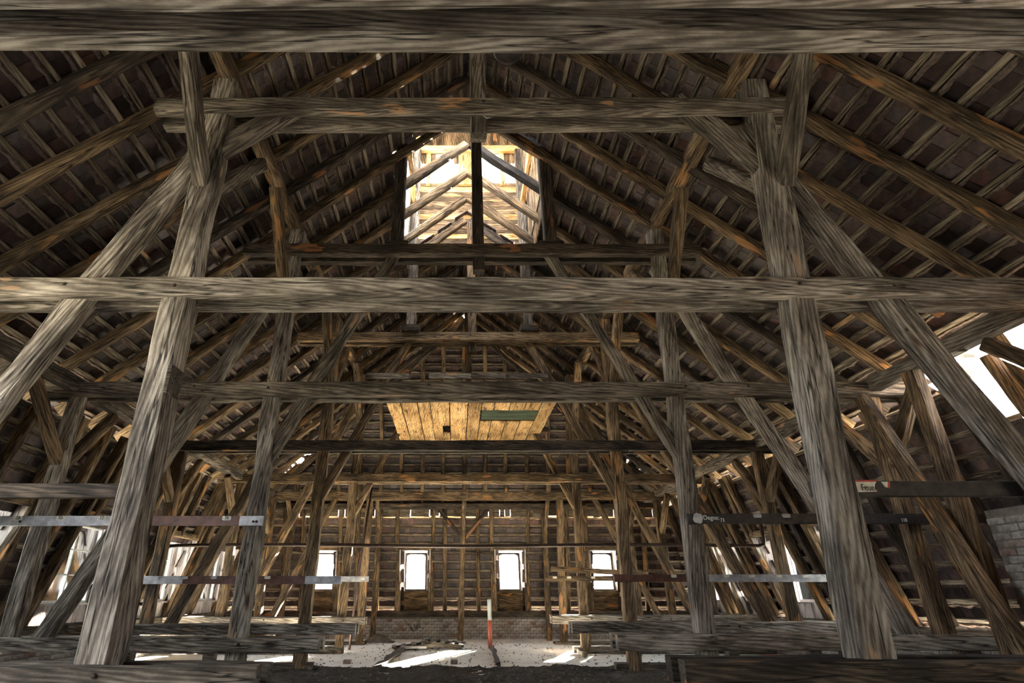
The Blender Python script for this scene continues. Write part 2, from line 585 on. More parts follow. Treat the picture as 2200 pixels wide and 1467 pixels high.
# ------------------------------------------------------------------ tiled slopes
def slope(root, O, u, v, n, vlen, intervals, rowp=0.25, tw=0.168, roff=0.16, miss=0.00012, v0=0.0, mstep=0.085):
    """battens, clay tiles and mortar on a slope; O on the rafter undersides, u along, v up, n outward (metres)"""
    tl, tt = rowp + 0.12, 0.014
    rows = int((vlen - v0) / rowp) + 1
    cand = []
    MV, MF = [], []
    for k in range(rows):
        vv = v0 + k * rowp + 0.04
        for (a, b) in intervals(vv):
            if b - a < 0.12:
                continue
            p0 = O + v * vv + n * (roff + 0.017)
            timber('batten', root, p0 + u * a, p0 + u * b, 0.036 * random.uniform(.9, 1.15), 0.056 * random.uniform(.85, 1.25), BATTEN, ref=n,
                   seg=max(2, int((b - a) / 0.9)), jit=0.004, cham=0.08)
            # crumbling mortar bead just below the batten
            m = max(2, int((b - a) / mstep))
            base = len(MV)
            for i in range(m + 1):
                t = a + (b - a) * i / m
                s = 0.008 + 0.035 * abs(mnoise.noise((t * 11, k * 7.7, 2))) + rng.uniform(0, 0.014)
                c = O + u * t + v * (vv - 0.05 - rng.uniform(0, 0.022)) + n * (roff + 0.040)
                MV += [c + v * s * 1.3, c - n * s, c - v * s * 1.3, c + n * s * 0.6]
            for i in range(m):
                for q in range(4):
                    A, B = base + i * 4 + q, base + i * 4 + (q + 1) % 4
                    MF.append((A, B, B + 4, A + 4))
        for (a, b) in intervals(vv - rowp * 0.5):
            i0, i1 = int(math.ceil(a / tw - 0.5)) - 1, int(math.floor(b / tw + 0.5)) + 1
            sh = 0.5 * (k % 2)
            for i in range(i0, i1):
                uu = (i + 0.5 + sh) * tw
                if uu < a - .48 * tw or uu > b + .48 * tw or random.random() < miss:
                    continue
                cand.append((uu, vv))
    tilt = math.atan2(0.020, tl)
    vt = (v * math.cos(tilt) - n * math.sin(tilt)).normalized()
    nt_ = u.cross(vt).normalized()
    if nt_.dot(n) < 0:
        nt_ = -nt_
    def mat_of(uu, vv):
        c = O + u * (uu + random.uniform(-.002, .002)) + v * (vv - tl / 2 + 0.03) + n * (roff + 0.052 + random.uniform(-.004, .006))
        M = Matrix((u, vt, nt_)).transposed()
        M = M @ Matrix.Rotation(random.uniform(-.012, .012), 3, 'Z') @ Matrix.Rotation(random.uniform(-.012, .012), 3, 'Y')
        M = M.to_4x4()
        M.translation = c
        return M
    items = []
    for (uu, vv) in cand:
        M = mat_of(uu, vv)
        p = pix(M.translation)
        ok = p is not None and -10 < p[0] < 2210 and -10 < p[1] < 1480
        items.append((p[2] if ok else 1e6, M))
    items.sort(key=lambda q: q[0])
    a, b, c = (tw - 0.005) / 2, tl / 2, tt / 2
    bow = 0.003
    TV = [(-a, -b, -c), (0, -b * 1.04, -c + bow), (a, -b, -c), (a, b, -c), (0, b, -c + bow), (-a, b, -c),
          (-a, -b, c), (0, -b * 1.04, c + bow), (a, -b, c), (a, b, c), (0, b, c + bow), (-a, b, c)]
    TF = [(0, 5, 4, 1), (1, 4, 3, 2), (6, 7, 10, 11), (7, 8, 9, 10), (0, 1, 7, 6), (1, 2, 8, 7), (2, 3, 9, 8), (3, 4, 10, 9), (4, 5, 11, 10), (5, 0, 6, 11)]
    tm = mesh('tile', TV, TF, TILE)
    nind = 0
    SV, SF = [], []
    for z, M in items:
        if nind < 300 and z < 1e6:
            obj('tile', tm, root, M)
            nind += 1
        else:
            b0 = len(SV)
            SV += [M @ Vector(q) for q in TV]
            SF += [tuple(b0 + k for k in f) for f in TF]
    # the covering outer course, half a tile offset
    for z, M in items:
        b0 = len(SV)
        sh_ = u * (tw * 0.5) + n * (tt + 0.010)
        SV += [M @ Vector(q) + sh_ for q in TV]
        SF += [tuple(b0 + k for k in f) for f in TF]
    o = obj('tile_field', mesh('tile_field', SV, SF, TILE_S), root)
    # keep the mesh in world space under the empty
    o['kind'] = 'stuff'
    if MV:
        o = obj('mortar', mesh('mortar', MV, MF, MORTAR), root)
        o['kind'] = 'stuff'

def minus(iv, cuts):
    out = [iv]
    for (c, d) in cuts:
        nx = []
        for (a, b) in out:
            if d <= a or c >= b:
                nx.append((a, b))
            else:
                if c > a:
                    nx.append((a, c))
                if d < b:
                    nx.append((d, b))
        out = nx
    return out

# rafter stations along the hall: four bays between trusses
RY = []
for a, b in zip(FR[:5], FR[1:6]):
    RY += [a + (b - a) * k / 4 for k in range(4)]
RY += [FR[5], 6.93]
RY = [-1.25, -0.97, -0.69, -0.40, -0.12, 0.16, 0.445] + RY
SIDE_WIN = {-1: [(2.80, 3.36), (3.84, 4.48), (5.08, 5.64), (6.20, 6.76)], 1: [(3.92, 4.46), (4.80, 5.34), (5.68, 6.22), (6.52, 6.96)]}
WIN_TOP = 0.48
th = math.atan(SL)
for sd, nm in ((-1, 'left'), (1, 'right')):
    # upper slope
    root = thing('ceiling_' + nm, f'upper {nm} hand roof slope of clay tiles on battens and rafters', 'roof slope', W(X0 + sd * HW, 3, ZB), kind='structure')
    u = Vector((0, 1, 0))
    v = Vector((-sd * math.cos(th), 0, math.sin(th)))
    n = Vector((sd * math.sin(th), 0, math.cos(th)))
    O = W(X0 + sd * HW, 0, ZB)
    vlen = HW * H / math.cos(th)
    def iv(vv, sd=sd):
        dx = HW - vv * math.cos(th) / H            # distance from the centre line
        ye = YAPEX + (YBRK - YAPEX) * dx / HW + 0.11
        cuts = []
        if dx < 0.50:
            cuts.append((2.955 * H, 4.27 * H))     # open under the lantern
        if sd > 0 and 2.42 < dx:
            cuts.append((2.22 * H, 2.98 * H))      # broken out dormer
        return minus((YBACK * H, ye * H), cuts)
    slope(root, O, u, v, n, vlen + 0.22, iv, v0=-0.45)
    for y in RY:
        vt = vlen
        if y > YAPEX:
            dxc = HW * (y - YAPEX) / (YBRK - YAPEX)
            vt = (HW - dxc) * H / math.cos(th)
        if vt < 0.4:
            continue
        p = O + u * y * H + n * 0.08
        lo = -0.3
        if sd > 0 and 2.36 < y < 2.68:
            lo = 0.55
        timber('rafter', root, p + v * lo, p + v * vt, 0.125 * random.uniform(.9, 1.12), 0.16 * random.uniform(.92, 1.06), WOOD_BROWN if random.random() < .7 else WOOD_DARK,
               ref=u, seg=14, jit=0.012, cham=0.2, bow=0.025)
    # lower slope
    root = thing('wall_' + nm, f'steep lower {nm} hand roof wall of clay tiles on rafters above a low brick wall', 'wall', W(X0 + sd * xlow(ZP), 3, ZF), kind='structure')
    al = math.atan(SLO)
    v = Vector((-sd * math.cos(al), 0, math.sin(al)))
    n = Vector((sd * math.sin(al), 0, math.cos(al)))
    O = W(X0 + sd * xlow(ZP), 0, ZP)
    vlen = (ZL - ZP) * H / math.sin(al)
    Y0 = YBACK
    def iv2(vv, sd=sd):
        Z = ZP + vv * math.sin(al) / H
        ye = yfar(Z) + 0.14
        cuts = []
        if Z < WIN_TOP:
            cuts += [(a * H, b * H) for a, b in SIDE_WIN[sd]]
        if sd < 0 and Z > 0.0:
            cuts.append((0.35 * H, 1.58 * H))     # unseen opening, added to light the near beams from the left
        if sd > 0 and Z > 0.76:
            cuts.append((2.33 * H, 2.72 * H))
        return minus((Y0 * H, ye * H), cuts)
    slope(root, O, u, v, n, vlen - 0.03, iv2, v0=-0.23, miss=0.0015)
    for y in RY + [7.0]:
        if y < Y0:
            continue
        if sd < 0 and .37 < y < 1.56:
            continue
        if any(a + .02 < y < b - .02 for a, b in SIDE_WIN[sd]):
            p = O + u * y * H + n * 0.08
            timber('rafter', root, p + v * ((WIN_TOP - ZP) * H / math.sin(al)), p + v * vlen, 0.125, 0.15, WOOD_BROWN, ref=u, jit=0.01, cham=0.18, bow=0.02)
            continue
        if any(abs(y - q) < .07 for ab in SIDE_WIN[sd] for q in ab):
            continue
        p = O + u * y * H + n * 0.08
        timber('rafter', root, p, p + v * (vlen + 0.05), 0.125 * random.uniform(.9, 1.15), 0.15, WOOD_BROWN if random.random() < .8 else WOOD_DARK, ref=u, jit=0.012, cham=0.18, bow=0.03)
    timber('wall_plate', root, W(X0 + sd * (xlow(ZP) - 0.01), Y0, ZP - 0.03), W(X0 + sd * (xlow(ZP) - 0.01), YFOOT, ZP - 0.03), 0.20, 0.14, WOOD_GREY, ref=(1, 0, 0), jit=0.01)

# far hip
root = thing('ceiling_far', 'steep hipped roof end of clay tiles above the far windows', 'roof slope', W(X0, YBRK, ZL), kind='structure')
e = Vector((0, (YAPEX - YBRK) * H, (ZR - ZL) * H))
vlen = e.length
v = e.normalized()
u = Vector((1, 0, 0))
n = Vector((0, v.z, -v.y))
O = W(X0, YBRK, ZL)
def ivh(vv):
    w = HW * H * (1 - vv / vlen) + 0.26
    return [(-w, w)]
slope(root, O, u, v, n, vlen - 0.1, ivh, v0=0.11)
for k in range(-9, 10):
    x = k * 0.258 * H
    vt = vlen * (1 - abs(x) / (HW * H))
    if vt < 0.3:
        continue
    p = O + u * x + n * 0.08
    timber('rafter', root, p, p + v * vt, 0.12, 0.16, WOOD_BROWN, ref=u, jit=0.01, cham=0.18, bow=0.02)
for sd in (-1, 1):
    timber('hip_rafter', root, W(X0 + sd * HW, YBRK, ZL + 0.06), W(X0, YAPEX, ZR + 0.0), 0.15, 0.2, WOOD_DARK, ref=(0, 1, 0), jit=0.012, cham=0.18, bow=0.02)

# far wall
root = thing('wall_far', 'far end wall of clay tiles between upright timbers over a low brick wall', 'wall', W(X0, YFOOT, ZF), kind='structure')
FAR_WIN = [(-1.85, -1.44), (-0.70, -0.30), (0.455, 0.86), (1.61, 2.02)]
e = Vector((0, (YBRK + 0.03 - YFOOT) * H, (ZL - ZP) * H))
vlen = e.length
v = e.normalized()
n = Vector((0, v.z, -v.y))
O = W(0, YFOOT, ZP)
FW_TOP = 0.50
def ivf(vv):
    Z = ZP + vv * v.z / H
    w = (xlow(Z) + 0.14) * H
    cuts = [(a * H, b * H) for a, b in FAR_WIN] if Z < FW_TOP + 0.02 else []
    return minus((X0 * H - w, X0 * H + w), cuts)
slope(root, O, u, v, n, vlen - 0.19, ivf, v0=-0.22, roff=0.14)
for x in (-2.35, -2.1, -1.2, -0.955, -0.14, 0.27, 1.09, 1.35, 2.3):
    p = O + u * x * H + n * 0.07
    timber('rafter', root, p, p + v * vlen, 0.12, 0.14, WOOD_BROWN, ref=u, jit=0.01, cham=0.15, bow=0.02)
for a, b in FAR_WIN:
    for x in (a - 0.02, b + 0.02):
        p = O + u * x * H + n * 0.07
        timber('rafter', root, p + v * ((FW_TOP - ZP) * H), p + v * vlen, 0.11, 0.14, WOOD_BROWN, ref=u, jit=0.008, cham=0.15)
timber('wall_plate', root, W(X0 - 2.7, YFOOT - 0.035, ZP - 0.03), W(X0 + 2.7, YFOOT - 0.035, ZP - 0.03), 0.24, 0.14, WOOD_DARK, ref=(0, 1, 0), jit=0.01)
timber('top_plate', root, W(X0 - 2.35, YBRK - 0.02, 0.985), W(X0 + 2.35, YBRK - 0.02, 0.985), 0.16, 0.15, WOOD_DARK, ref=(0, 1, 0), jit=0.008)
# short filler boards under the hip that leave glints of daylight
x = -2.4
while x < 2.6:
    l = rng.uniform(.05, .17)
    zc_ = .922 + rng.uniform(-.010, .010)
    p = W(x, YBRK + 0.095, zc_)
    board('filler_board', root, p, W(x + l, YBRK + 0.095, zc_ + rng.uniform(-.004, .004)), 0.02, rng.uniform(.088, .112) * H, BATTEN, ref=(0, 1, 0))
    x += l + (rng.uniform(.002, .008) if rng.random() < .5 else -.002)

# back wall behind the camera: upright boards with an unseen opening added to let in light
root = thing('wall_back', 'boarded gable wall at the near end of the attic with an opening added to let in light', 'wall', W(X0, YBACK, ZF), kind='structure')
LIGHT_OPENING = (-2.0, -1.6, 1.0, 1.5)
bw_ = 0.125
x = X0 - 2.95
while x < X0 + 2.95:
    xm = x + bw_ / 2
    d_ = abs(xm - X0)
    top = ZB + (HW - d_) * SL + 0.12 if d_ < HW else max(ZF, ZL - (d_ - XB) * SLO)
    spans = [(ZF, top)]
    if LIGHT_OPENING[0] < xm < LIGHT_OPENING[1]:
        spans = [(ZF, LIGHT_OPENING[2]), (LIGHT_OPENING[3], top)]
    for za, zb in spans:
        if zb - za > .05:
            board('gable_board', root, W(xm, YBACK, za), W(xm, YBACK, zb), bw_ * H - .002, 0.03, WOOD_BROWN, ref=(1, 0, 0))
    x += bw_

# ------------------------------------------------------------------ low brick walls
def bricks(root, O, u, n, length, height, bl, bh, nind=300, depth=0.09, score=None):
    g = 0.010
    O = O - Vector((0, 0, 0.03))
    height += 0.03
    rows = int(height / (bh + g))
    cols = int(length / (bl + g)) + 1
    items = []
    for r in range(rows):
        for c in range(cols):
            x0 = c * (bl + g) - (0.5 * (bl + g) if r % 2 else 0)
            x1 = x0 + bl
            x0, x1 = max(0, x0), min(length, x1)
            if x1 - x0 < 0.03:
                continue
            ctr = O + u * ((x0 + x1) / 2) + Vector((0, 0, (r + 0.5) * (bh + g)))
            p = pix(ctr)
            ok = p is not None and 0 < p[0] < 2200 and 0 < p[1] < 1467
            s = (score(p) if score else p[2]) if ok else 1e6
            items.append((s, ctr, x1 - x0))
    items.sort(key=lambda q: q[0])
    def bv(wd):
        a, d, h = wd / 2, depth / 2, bh / 2
        k = 0.006
        out = []
        # front face slightly inset: worn arris
        for (sx, sz) in ((-1, -1), (1, -1), (1, 1), (-1, 1)):
            out.append((sx * a, -d, sz * h))
        for (sx, sz) in ((-1, -1), (1, -1), (1, 1), (-1, 1)):
            out.append((sx * a, d - k, sz * h))
        for (sx, sz) in ((-1, -1), (1, -1), (1, 1), (-1, 1)):
            out.append((sx * (a - k), d, sz * (h - k)))
        f = []
        for q in range(4):
            f.append((q, (q + 1) % 4, 4 + (q + 1) % 4, 4 + q))
            f.append((4 + q, 4 + (q + 1) % 4, 8 + (q + 1) % 4, 8 + q))
        f += [(8, 9, 10, 11), (3, 2, 1, 0)]
        return out, f
    cache = {}
    SV, SF = [], []
    B3 = Matrix((u, n, Vector((0, 0, 1)))).transposed()
    for i, (s, ctr, wd) in enumerate(items):
        M = B3.to_4x4()
        M.translation = ctr + n * random.uniform(-0.006, 0.006)
        if i < nind and s < 1e6:
            key = round(wd, 2)
            if key not in cache:
                cache[key] = mesh('brick', *bv(wd), BRICK)
            obj('brick', cache[key], root, M)
        else:
            vv, ff = bv(wd)
            b0 = len(SV)
            SV += [M @ Vector(q) for q in vv]
            SF += [tuple(b0 + k for k in f) for f in ff]
    if SV:
        o = obj('brick_field', mesh('brick_field', SV, SF, BRICK_S), root)
        o['kind'] = 'stuff'
    # joint mortar body behind the faces
    c0 = O - n * (depth * 0.5 + 0.0)
    P = [O + n * (depth * 0.5 - 0.012), O + u * length + n * (depth * 0.5 - 0.012), O + u * length - n * depth, O - n * depth]
    hv = Vector((0, 0, height + 0.03))
    obj('mortar_body', mesh('mortar_body', P + [p + hv for p in P], BOXF, JOINT), root)

wf = bpy.data.objects['wall_far']
KH = (ZP - 0.06 - ZF) * H
bricks(wf, W(X0 - 2.72, YFOOT - 0.0, ZF), Vector((1, 0, 0)), Vector((0, -1, 0)), 5.44 * H, KH, 0.15, 0.066,
       score=lambda p: abs(p[0] - 990))
for sd, nm in ((-1, 'left'), (1, 'right')):
    w_ = bpy.data.objects['wall_' + nm]
    bricks(w_, W(X0 + sd * (xlow(ZP) + 0.02), 0.9, ZF), Vector((0, 1, 0)), Vector((-sd, 0, 0)), 6.5 * H, KH, 0.24, 0.066, nind=300)

# ------------------------------------------------------------------ dormer windows
WN = [0]
def dormer(a, b, uvec, out, plane, place, outer, style, label):
    """a..b along uvec (H units); out = outward unit; plane(Z) offset of the inner wall; place(t, off, Z) -> world"""
    WN[0] += 1
    root = thing(f'window_{WN[0]}', label, 'window', place((a + b) / 2, plane(ZP), ZP), kind='structure')
    zt = FW_TOP if style == 'far' else WIN_TOP
    zs = 0.04 if style == 'far' else -0.06
    jm = WOOD_BROWN if style == 'far' else WOOD_WHITE
    if style == 'far':
        for t in (a, b):
            timber('jamb', root, place(t, plane(ZP) - 0.03, ZP), place(t, plane(ZP) - 0.045, zt), 0.16, 0.15, WOOD_BROWN, ref=uvec, jit=0.006)
        timber('header', root, place(a - 0.03, plane(zt) + 0.05, zt + 0.02), place(b + 0.03, plane(zt) + 0.05, zt + 0.02), 0.14, 0.12, WOOD_BROWN, ref=out, jit=0.006)
    else:
        timber('header', root, place(a - 0.01, plane(zt) + 0.03, zt + 0.01), place(b + 0.01, plane(zt) + 0.03, zt + 0.01), 0.12, 0.12, WOOD_BROWN, ref=out, jit=0.006)
    # cheeks: upright boards from the sloping wall out to the window
    s0, s1 = plane(zt) + 0.02, outer
    nb = 5
    for t in (a + 0.018, b - 0.018):
        for k in range(nb):
            o0 = s0 + (s1 - s0) * k / nb
            o1 = s0 + (s1 - s0) * (k + 1) / nb
            def zcut(o_):
                if o_ >= plane(ZP):
                    return ZP
                lo_, hi_ = ZP, zt
                for _ in range(24):
                    md = (lo_ + hi_) / 2
                    if plane(md) > o_ - .012:
                        lo_ = md
                    else:
                        hi_ = md
                return lo_
            za_, zb_ = zcut(o0), zcut(o1)
            if zt - zb_ < .03:
                continue
            h_ = 0.011 / H
            q0, q1 = o0 - .0005, o1 + .0005
            V_ = [place(t - h_, q0, za_), place(t - h_, q1, zb_), place(t + h_, q1, zb_), place(t + h_, q0, za_),
                  place(t - h_, q0, zt), place(t - h_, q1, zt), place(t + h_, q1, zt), place(t + h_, q0, zt)]
            base_ = V_[0].copy()
            # local x runs up the board so that the grain is upright
            Mb = frame_matrix(base_, Vector((0, 0, 1)), Vector(out))
            Mi = Mb.inverted()
            obj('cheek_board', mesh('cheek_board', [Mi @ q_ for q_ in V_], BOXF, WOOD_WHITE), root, Mb)
    nl = 4
    for k in range(nl):
        o0 = s0 + (s1 - s0) * (k + .5) / nl
        board('soffit_board', root, place(a, o0, zt + 0.004), place(b, o0, zt + 0.004), (s1 - s0) / nl * H + 0.004, 0.02, WOOD_GREY, ref=out)
    for k in range(3):
        f0, f1 = plane(ZP), outer
        om = f0 + (f1 - f0) * (k + .5) / 3
        board('floor_board', root, place(a, om, ZP - .004), place(b, om, ZP - .004), (f1 - f0) / 3 * H + .006, 0.025, WOOD_GREY, ref=out)
    if style != 'far':
        for t in (a, b):
            timber('trimmer', root, place(t, plane(ZP) + .03, ZP), place(t, plane(ZL) + .03, ZL), 0.12, 0.15, WOOD_BROWN, ref=uvec, jit=0.012, cham=0.15, bow=.02)
    # apron under the window
    na = 3
    if style == 'far':
        for k in range(na):
            z = ZP + (zs - ZP) * (k + .5) / na
            board('apron_board', root, place(a + 0.02, outer - 0.01, z), place(b - 0.02, outer - 0.01, z), (zs - ZP) / na * H + 0.004, 0.025, WOOD_BROWN, ref=(0, 0, 1))
    else:
        for k in range(4):
            t = a + (b - a) * (k + .5) / 4
            board('apron_board', root, place(t, outer - 0.01, ZP), place(t, outer - 0.01, zs), (b - a) / 4 * H + 0.003, 0.025, WOOD_WHITE, ref=uvec)
    board('sill', root, place(a + 0.02, outer - 0.02, zs), place(b - 0.02, outer - 0.02, zs), 0.14, 0.03, WOOD_WHITE if style != 'far' else WOOD_GREY, ref=out)
    # frame
    fa, fb = (a + 0.075, b - 0.075) if style == 'far' else (a + 0.04, b - 0.04)
    ztop = zt - 0.03
    fm = WHITEFRAME if style != 'far' else WOOD_GREY
    for t in (fa, fb):
        board('frame_post', root, place(t, outer, zs), place(t, outer, ztop), 0.05, 0.05, fm, ref=uvec)
    for t0, t1 in ((a + 0.02, fa), (fb, b - 0.02)):
        board('side_panel', root, place((t0 + t1) / 2, outer + 0.012, zs), place((t0 + t1) / 2, outer + 0.012, zt), abs(t1 - t0) * H, 0.02, WOOD_WHITE, ref=uvec)
    board('frame_rail', root, place(fa, outer, zs + 0.012), place(fb, outer, zs + 0.012), 0.05, 0.05, fm, ref=out)
    board('frame_rail', root, place(fa, outer, ztop), place(fb, outer, ztop), 0.05, 0.05, fm, ref=out)
    if style == 'far':
        # board with an arched cut-out in the head of the window
        V, F = [], []
        nseg = 12
        hgt = 0.05
        for side in (0, 0.02 / H):
            for i in range(nseg + 1):
                q = i / nseg
                t = fa + (fb - fa) * q
                za = ztop - hgt + hgt * math.sqrt(max(0.0, 1 - (2 * q - 1) ** 2)) * 0.95
                V.append(place(t, outer + side, za))
                V.append(place(t, outer + side, ztop))
        m_ = (nseg + 1) * 2
        for i in range(nseg):
            p = i * 2
            F += [(p, p + 2, p + 3, p + 1), (m_ + p, m_ + p + 1, m_ + p + 3, m_ + p + 2), (p, m_ + p, m_ + p + 2, p + 2)]
        obj('arched_head', mesh('arched_head', V, F, WOOD_GREY), root)
        q0, q1 = place(fa + 0.01, outer - 0.03, zs + 0.03), place(fb - 0.02, outer - 0.03, zs + 0.28)
        for k in range(26):
            p = q0.lerp(q1, (k + 0.25) / 26)
            q = q0.lerp(q1, (k + 0.80) / 26)
            if k == 0:
                pass
        obj('window_stay', tube_mesh([q0, q1], 0.005, IRON, 5), root)
    else:
        tm = (fa + fb) / 2
        board('glazing_bar', root, place(tm, outer, zs), place(tm, outer, ztop), 0.035, 0.04, fm, ref=uvec)
        for z in (zs + (ztop - zs) * .36, zs + (ztop - zs) * .68):
            board('glazing_bar', root, place(fa, outer, z), place(fb, outer, z), 0.022, 0.022, fm, ref=out)
    g = mesh('pane', [place(fa, outer + 0.003, zs), place(fb, outer + 0.003, zs), place(fb, outer + 0.003, ztop), place(fa, outer + 0.003, ztop),
                      place(fa, outer + 0.005, zs), place(fb, outer + 0.005, zs), place(fb, outer + 0.005, ztop), place(fa, outer + 0.005, ztop)], BOXF, GLASS)
    obj('pane', g, root)
    return root

FL = ['outer', 'inner', 'inner', 'outer']
fl_lab = ['dormer window in the far tiled wall crossed by an iron bar, beside the left hand roof wall',
          'far dormer window with arched head left of the central braced post',
          'far dormer window with arched head behind the red and grey pole',
          'far dormer window behind a crooked plank and an iron bar, beside the right hand roof wall']
for (a, b), lb in zip(FAR_WIN, fl_lab):
    dormer(a, b, Vector((1, 0, 0)), Vector((0, 1, 0)), yfar, lambda t, o, Z: W(t, o, Z), 7.50, 'far', lb)
sl_lab = {-1: ['white boarded side dormer of the left roof wall, first in the row', 'tall side dormer of the left roof wall with bright panes behind a slanting strut',
               'left roof wall dormer with white casement beside a bent pipe', 'left roof wall dormer with white casement next to the far corner'],
          1: ['right roof wall dormer beyond the leaning nearest post', 'right roof wall dormer with white boarded cheeks behind the tagged bar', 'right roof wall dormer with white boarded cheeks beyond the round post',
              'right roof wall dormer with white boarded cheeks next to the far corner']}
for sd in (-1, 1):
    for (a, b), lb in zip(SIDE_WIN[sd], sl_lab[sd]):
        dormer(a, b, Vector((0, 1, 0)), Vector((sd, 0, 0)), xlow, lambda t, o, Z, sd=sd: W(X0 + sd * o, t, Z), 2.78 if sd < 0 else 2.87, 'side', lb)

# ------------------------------------------------------------------ trusses
GT = 0.046      # plank thickness of the doubled beams
def P(i, x, y):
    return Vector(W(*onY(x, y, FR[i])))

def doubled(name, root, x0, x1, zb, zt, yc, mat, gap=0.046, t=GT, pegs=(), **k):
    for s in (-1, 1):
        y = yc + s * (gap / 2 + t / 2)
        o = timber(name, root, W(x0, y, (zb + zt) / 2), W(x1, y, (zb + zt) / 2), t * H, (zt - zb) * H, mat, ref=(0, 1, 0), jit=0.009, cham=0.07, **k)
        if s < 0:
            for px_ in pegs:
                c = W(px_, y - t / 2, zb + (zt - zb) * random.uniform(.5, .7))
                obj('peg', lathe_mesh([(0.016, -0.012), (0.018, 0.006), (0.012, 0.010)], WOOD_DARK, 8), o, Matrix.Translation(c) @ Matrix.Rotation(math.pi / 2, 4, 'X'))

TL = ['pair of close overhead sawn beams with the posts that carry them',
      'nearest full truss with pale weathered doubled tie beam and stout leaning posts',
      'second truss with grey doubled tie beam, slim posts and lantern posts on its collar',
      'third truss whose dark tie beam runs below the golden board platform',
      'fourth truss with knotty brown tie beam beyond the golden board platform',
      'fifth truss with thin tie beam close before the far hipped end',
      'row of far posts with crossed head braces against the end wall']
BM = [WOOD_PALE, WOOD_PALE, WOOD_GREY, WOOD_DARK, WOOD_BROWN, WOOD_BROWN, WOOD_BROWN]
PM = [WOOD_PALE, WOOD_PALE, WOOD_PALE, WOOD_BROWN, WOOD_BROWN, WOOD_BROWN, WOOD_BROWN]
posts = {
    0: ([(-1.04, ZF), (-1.05, 2.13)], [(1.22, ZF), (1.3, 2.13)]),
    1: ([(-1.035, ZF), (-1.065, 1.01), (-1.05, 2.13)], [(1.185, ZF), (1.25, .44), (1.285, 1.0), (1.36, 2.13)]),
    2: ([(-1.035, ZF), (-1.02, 2.13)], [(1.165, ZF), (1.245, 1.0), (1.28, 2.13)]),
    3: ([(-1.04, ZF), (-1.01, 2.13)], [(1.185, ZF), (1.27, 2.13)]),
    4: ([(-1.03, ZF), (-.985, 2.13)], [(1.14, ZF), (1.21, 2.13)]),
    5: ([(-1.02, ZF), (-1.0, 1.08)], [(1.13, ZF), (1.2, 1.08)]),
}
pw = [.22, .235, .19, .19, .18, .17]
TR = {}
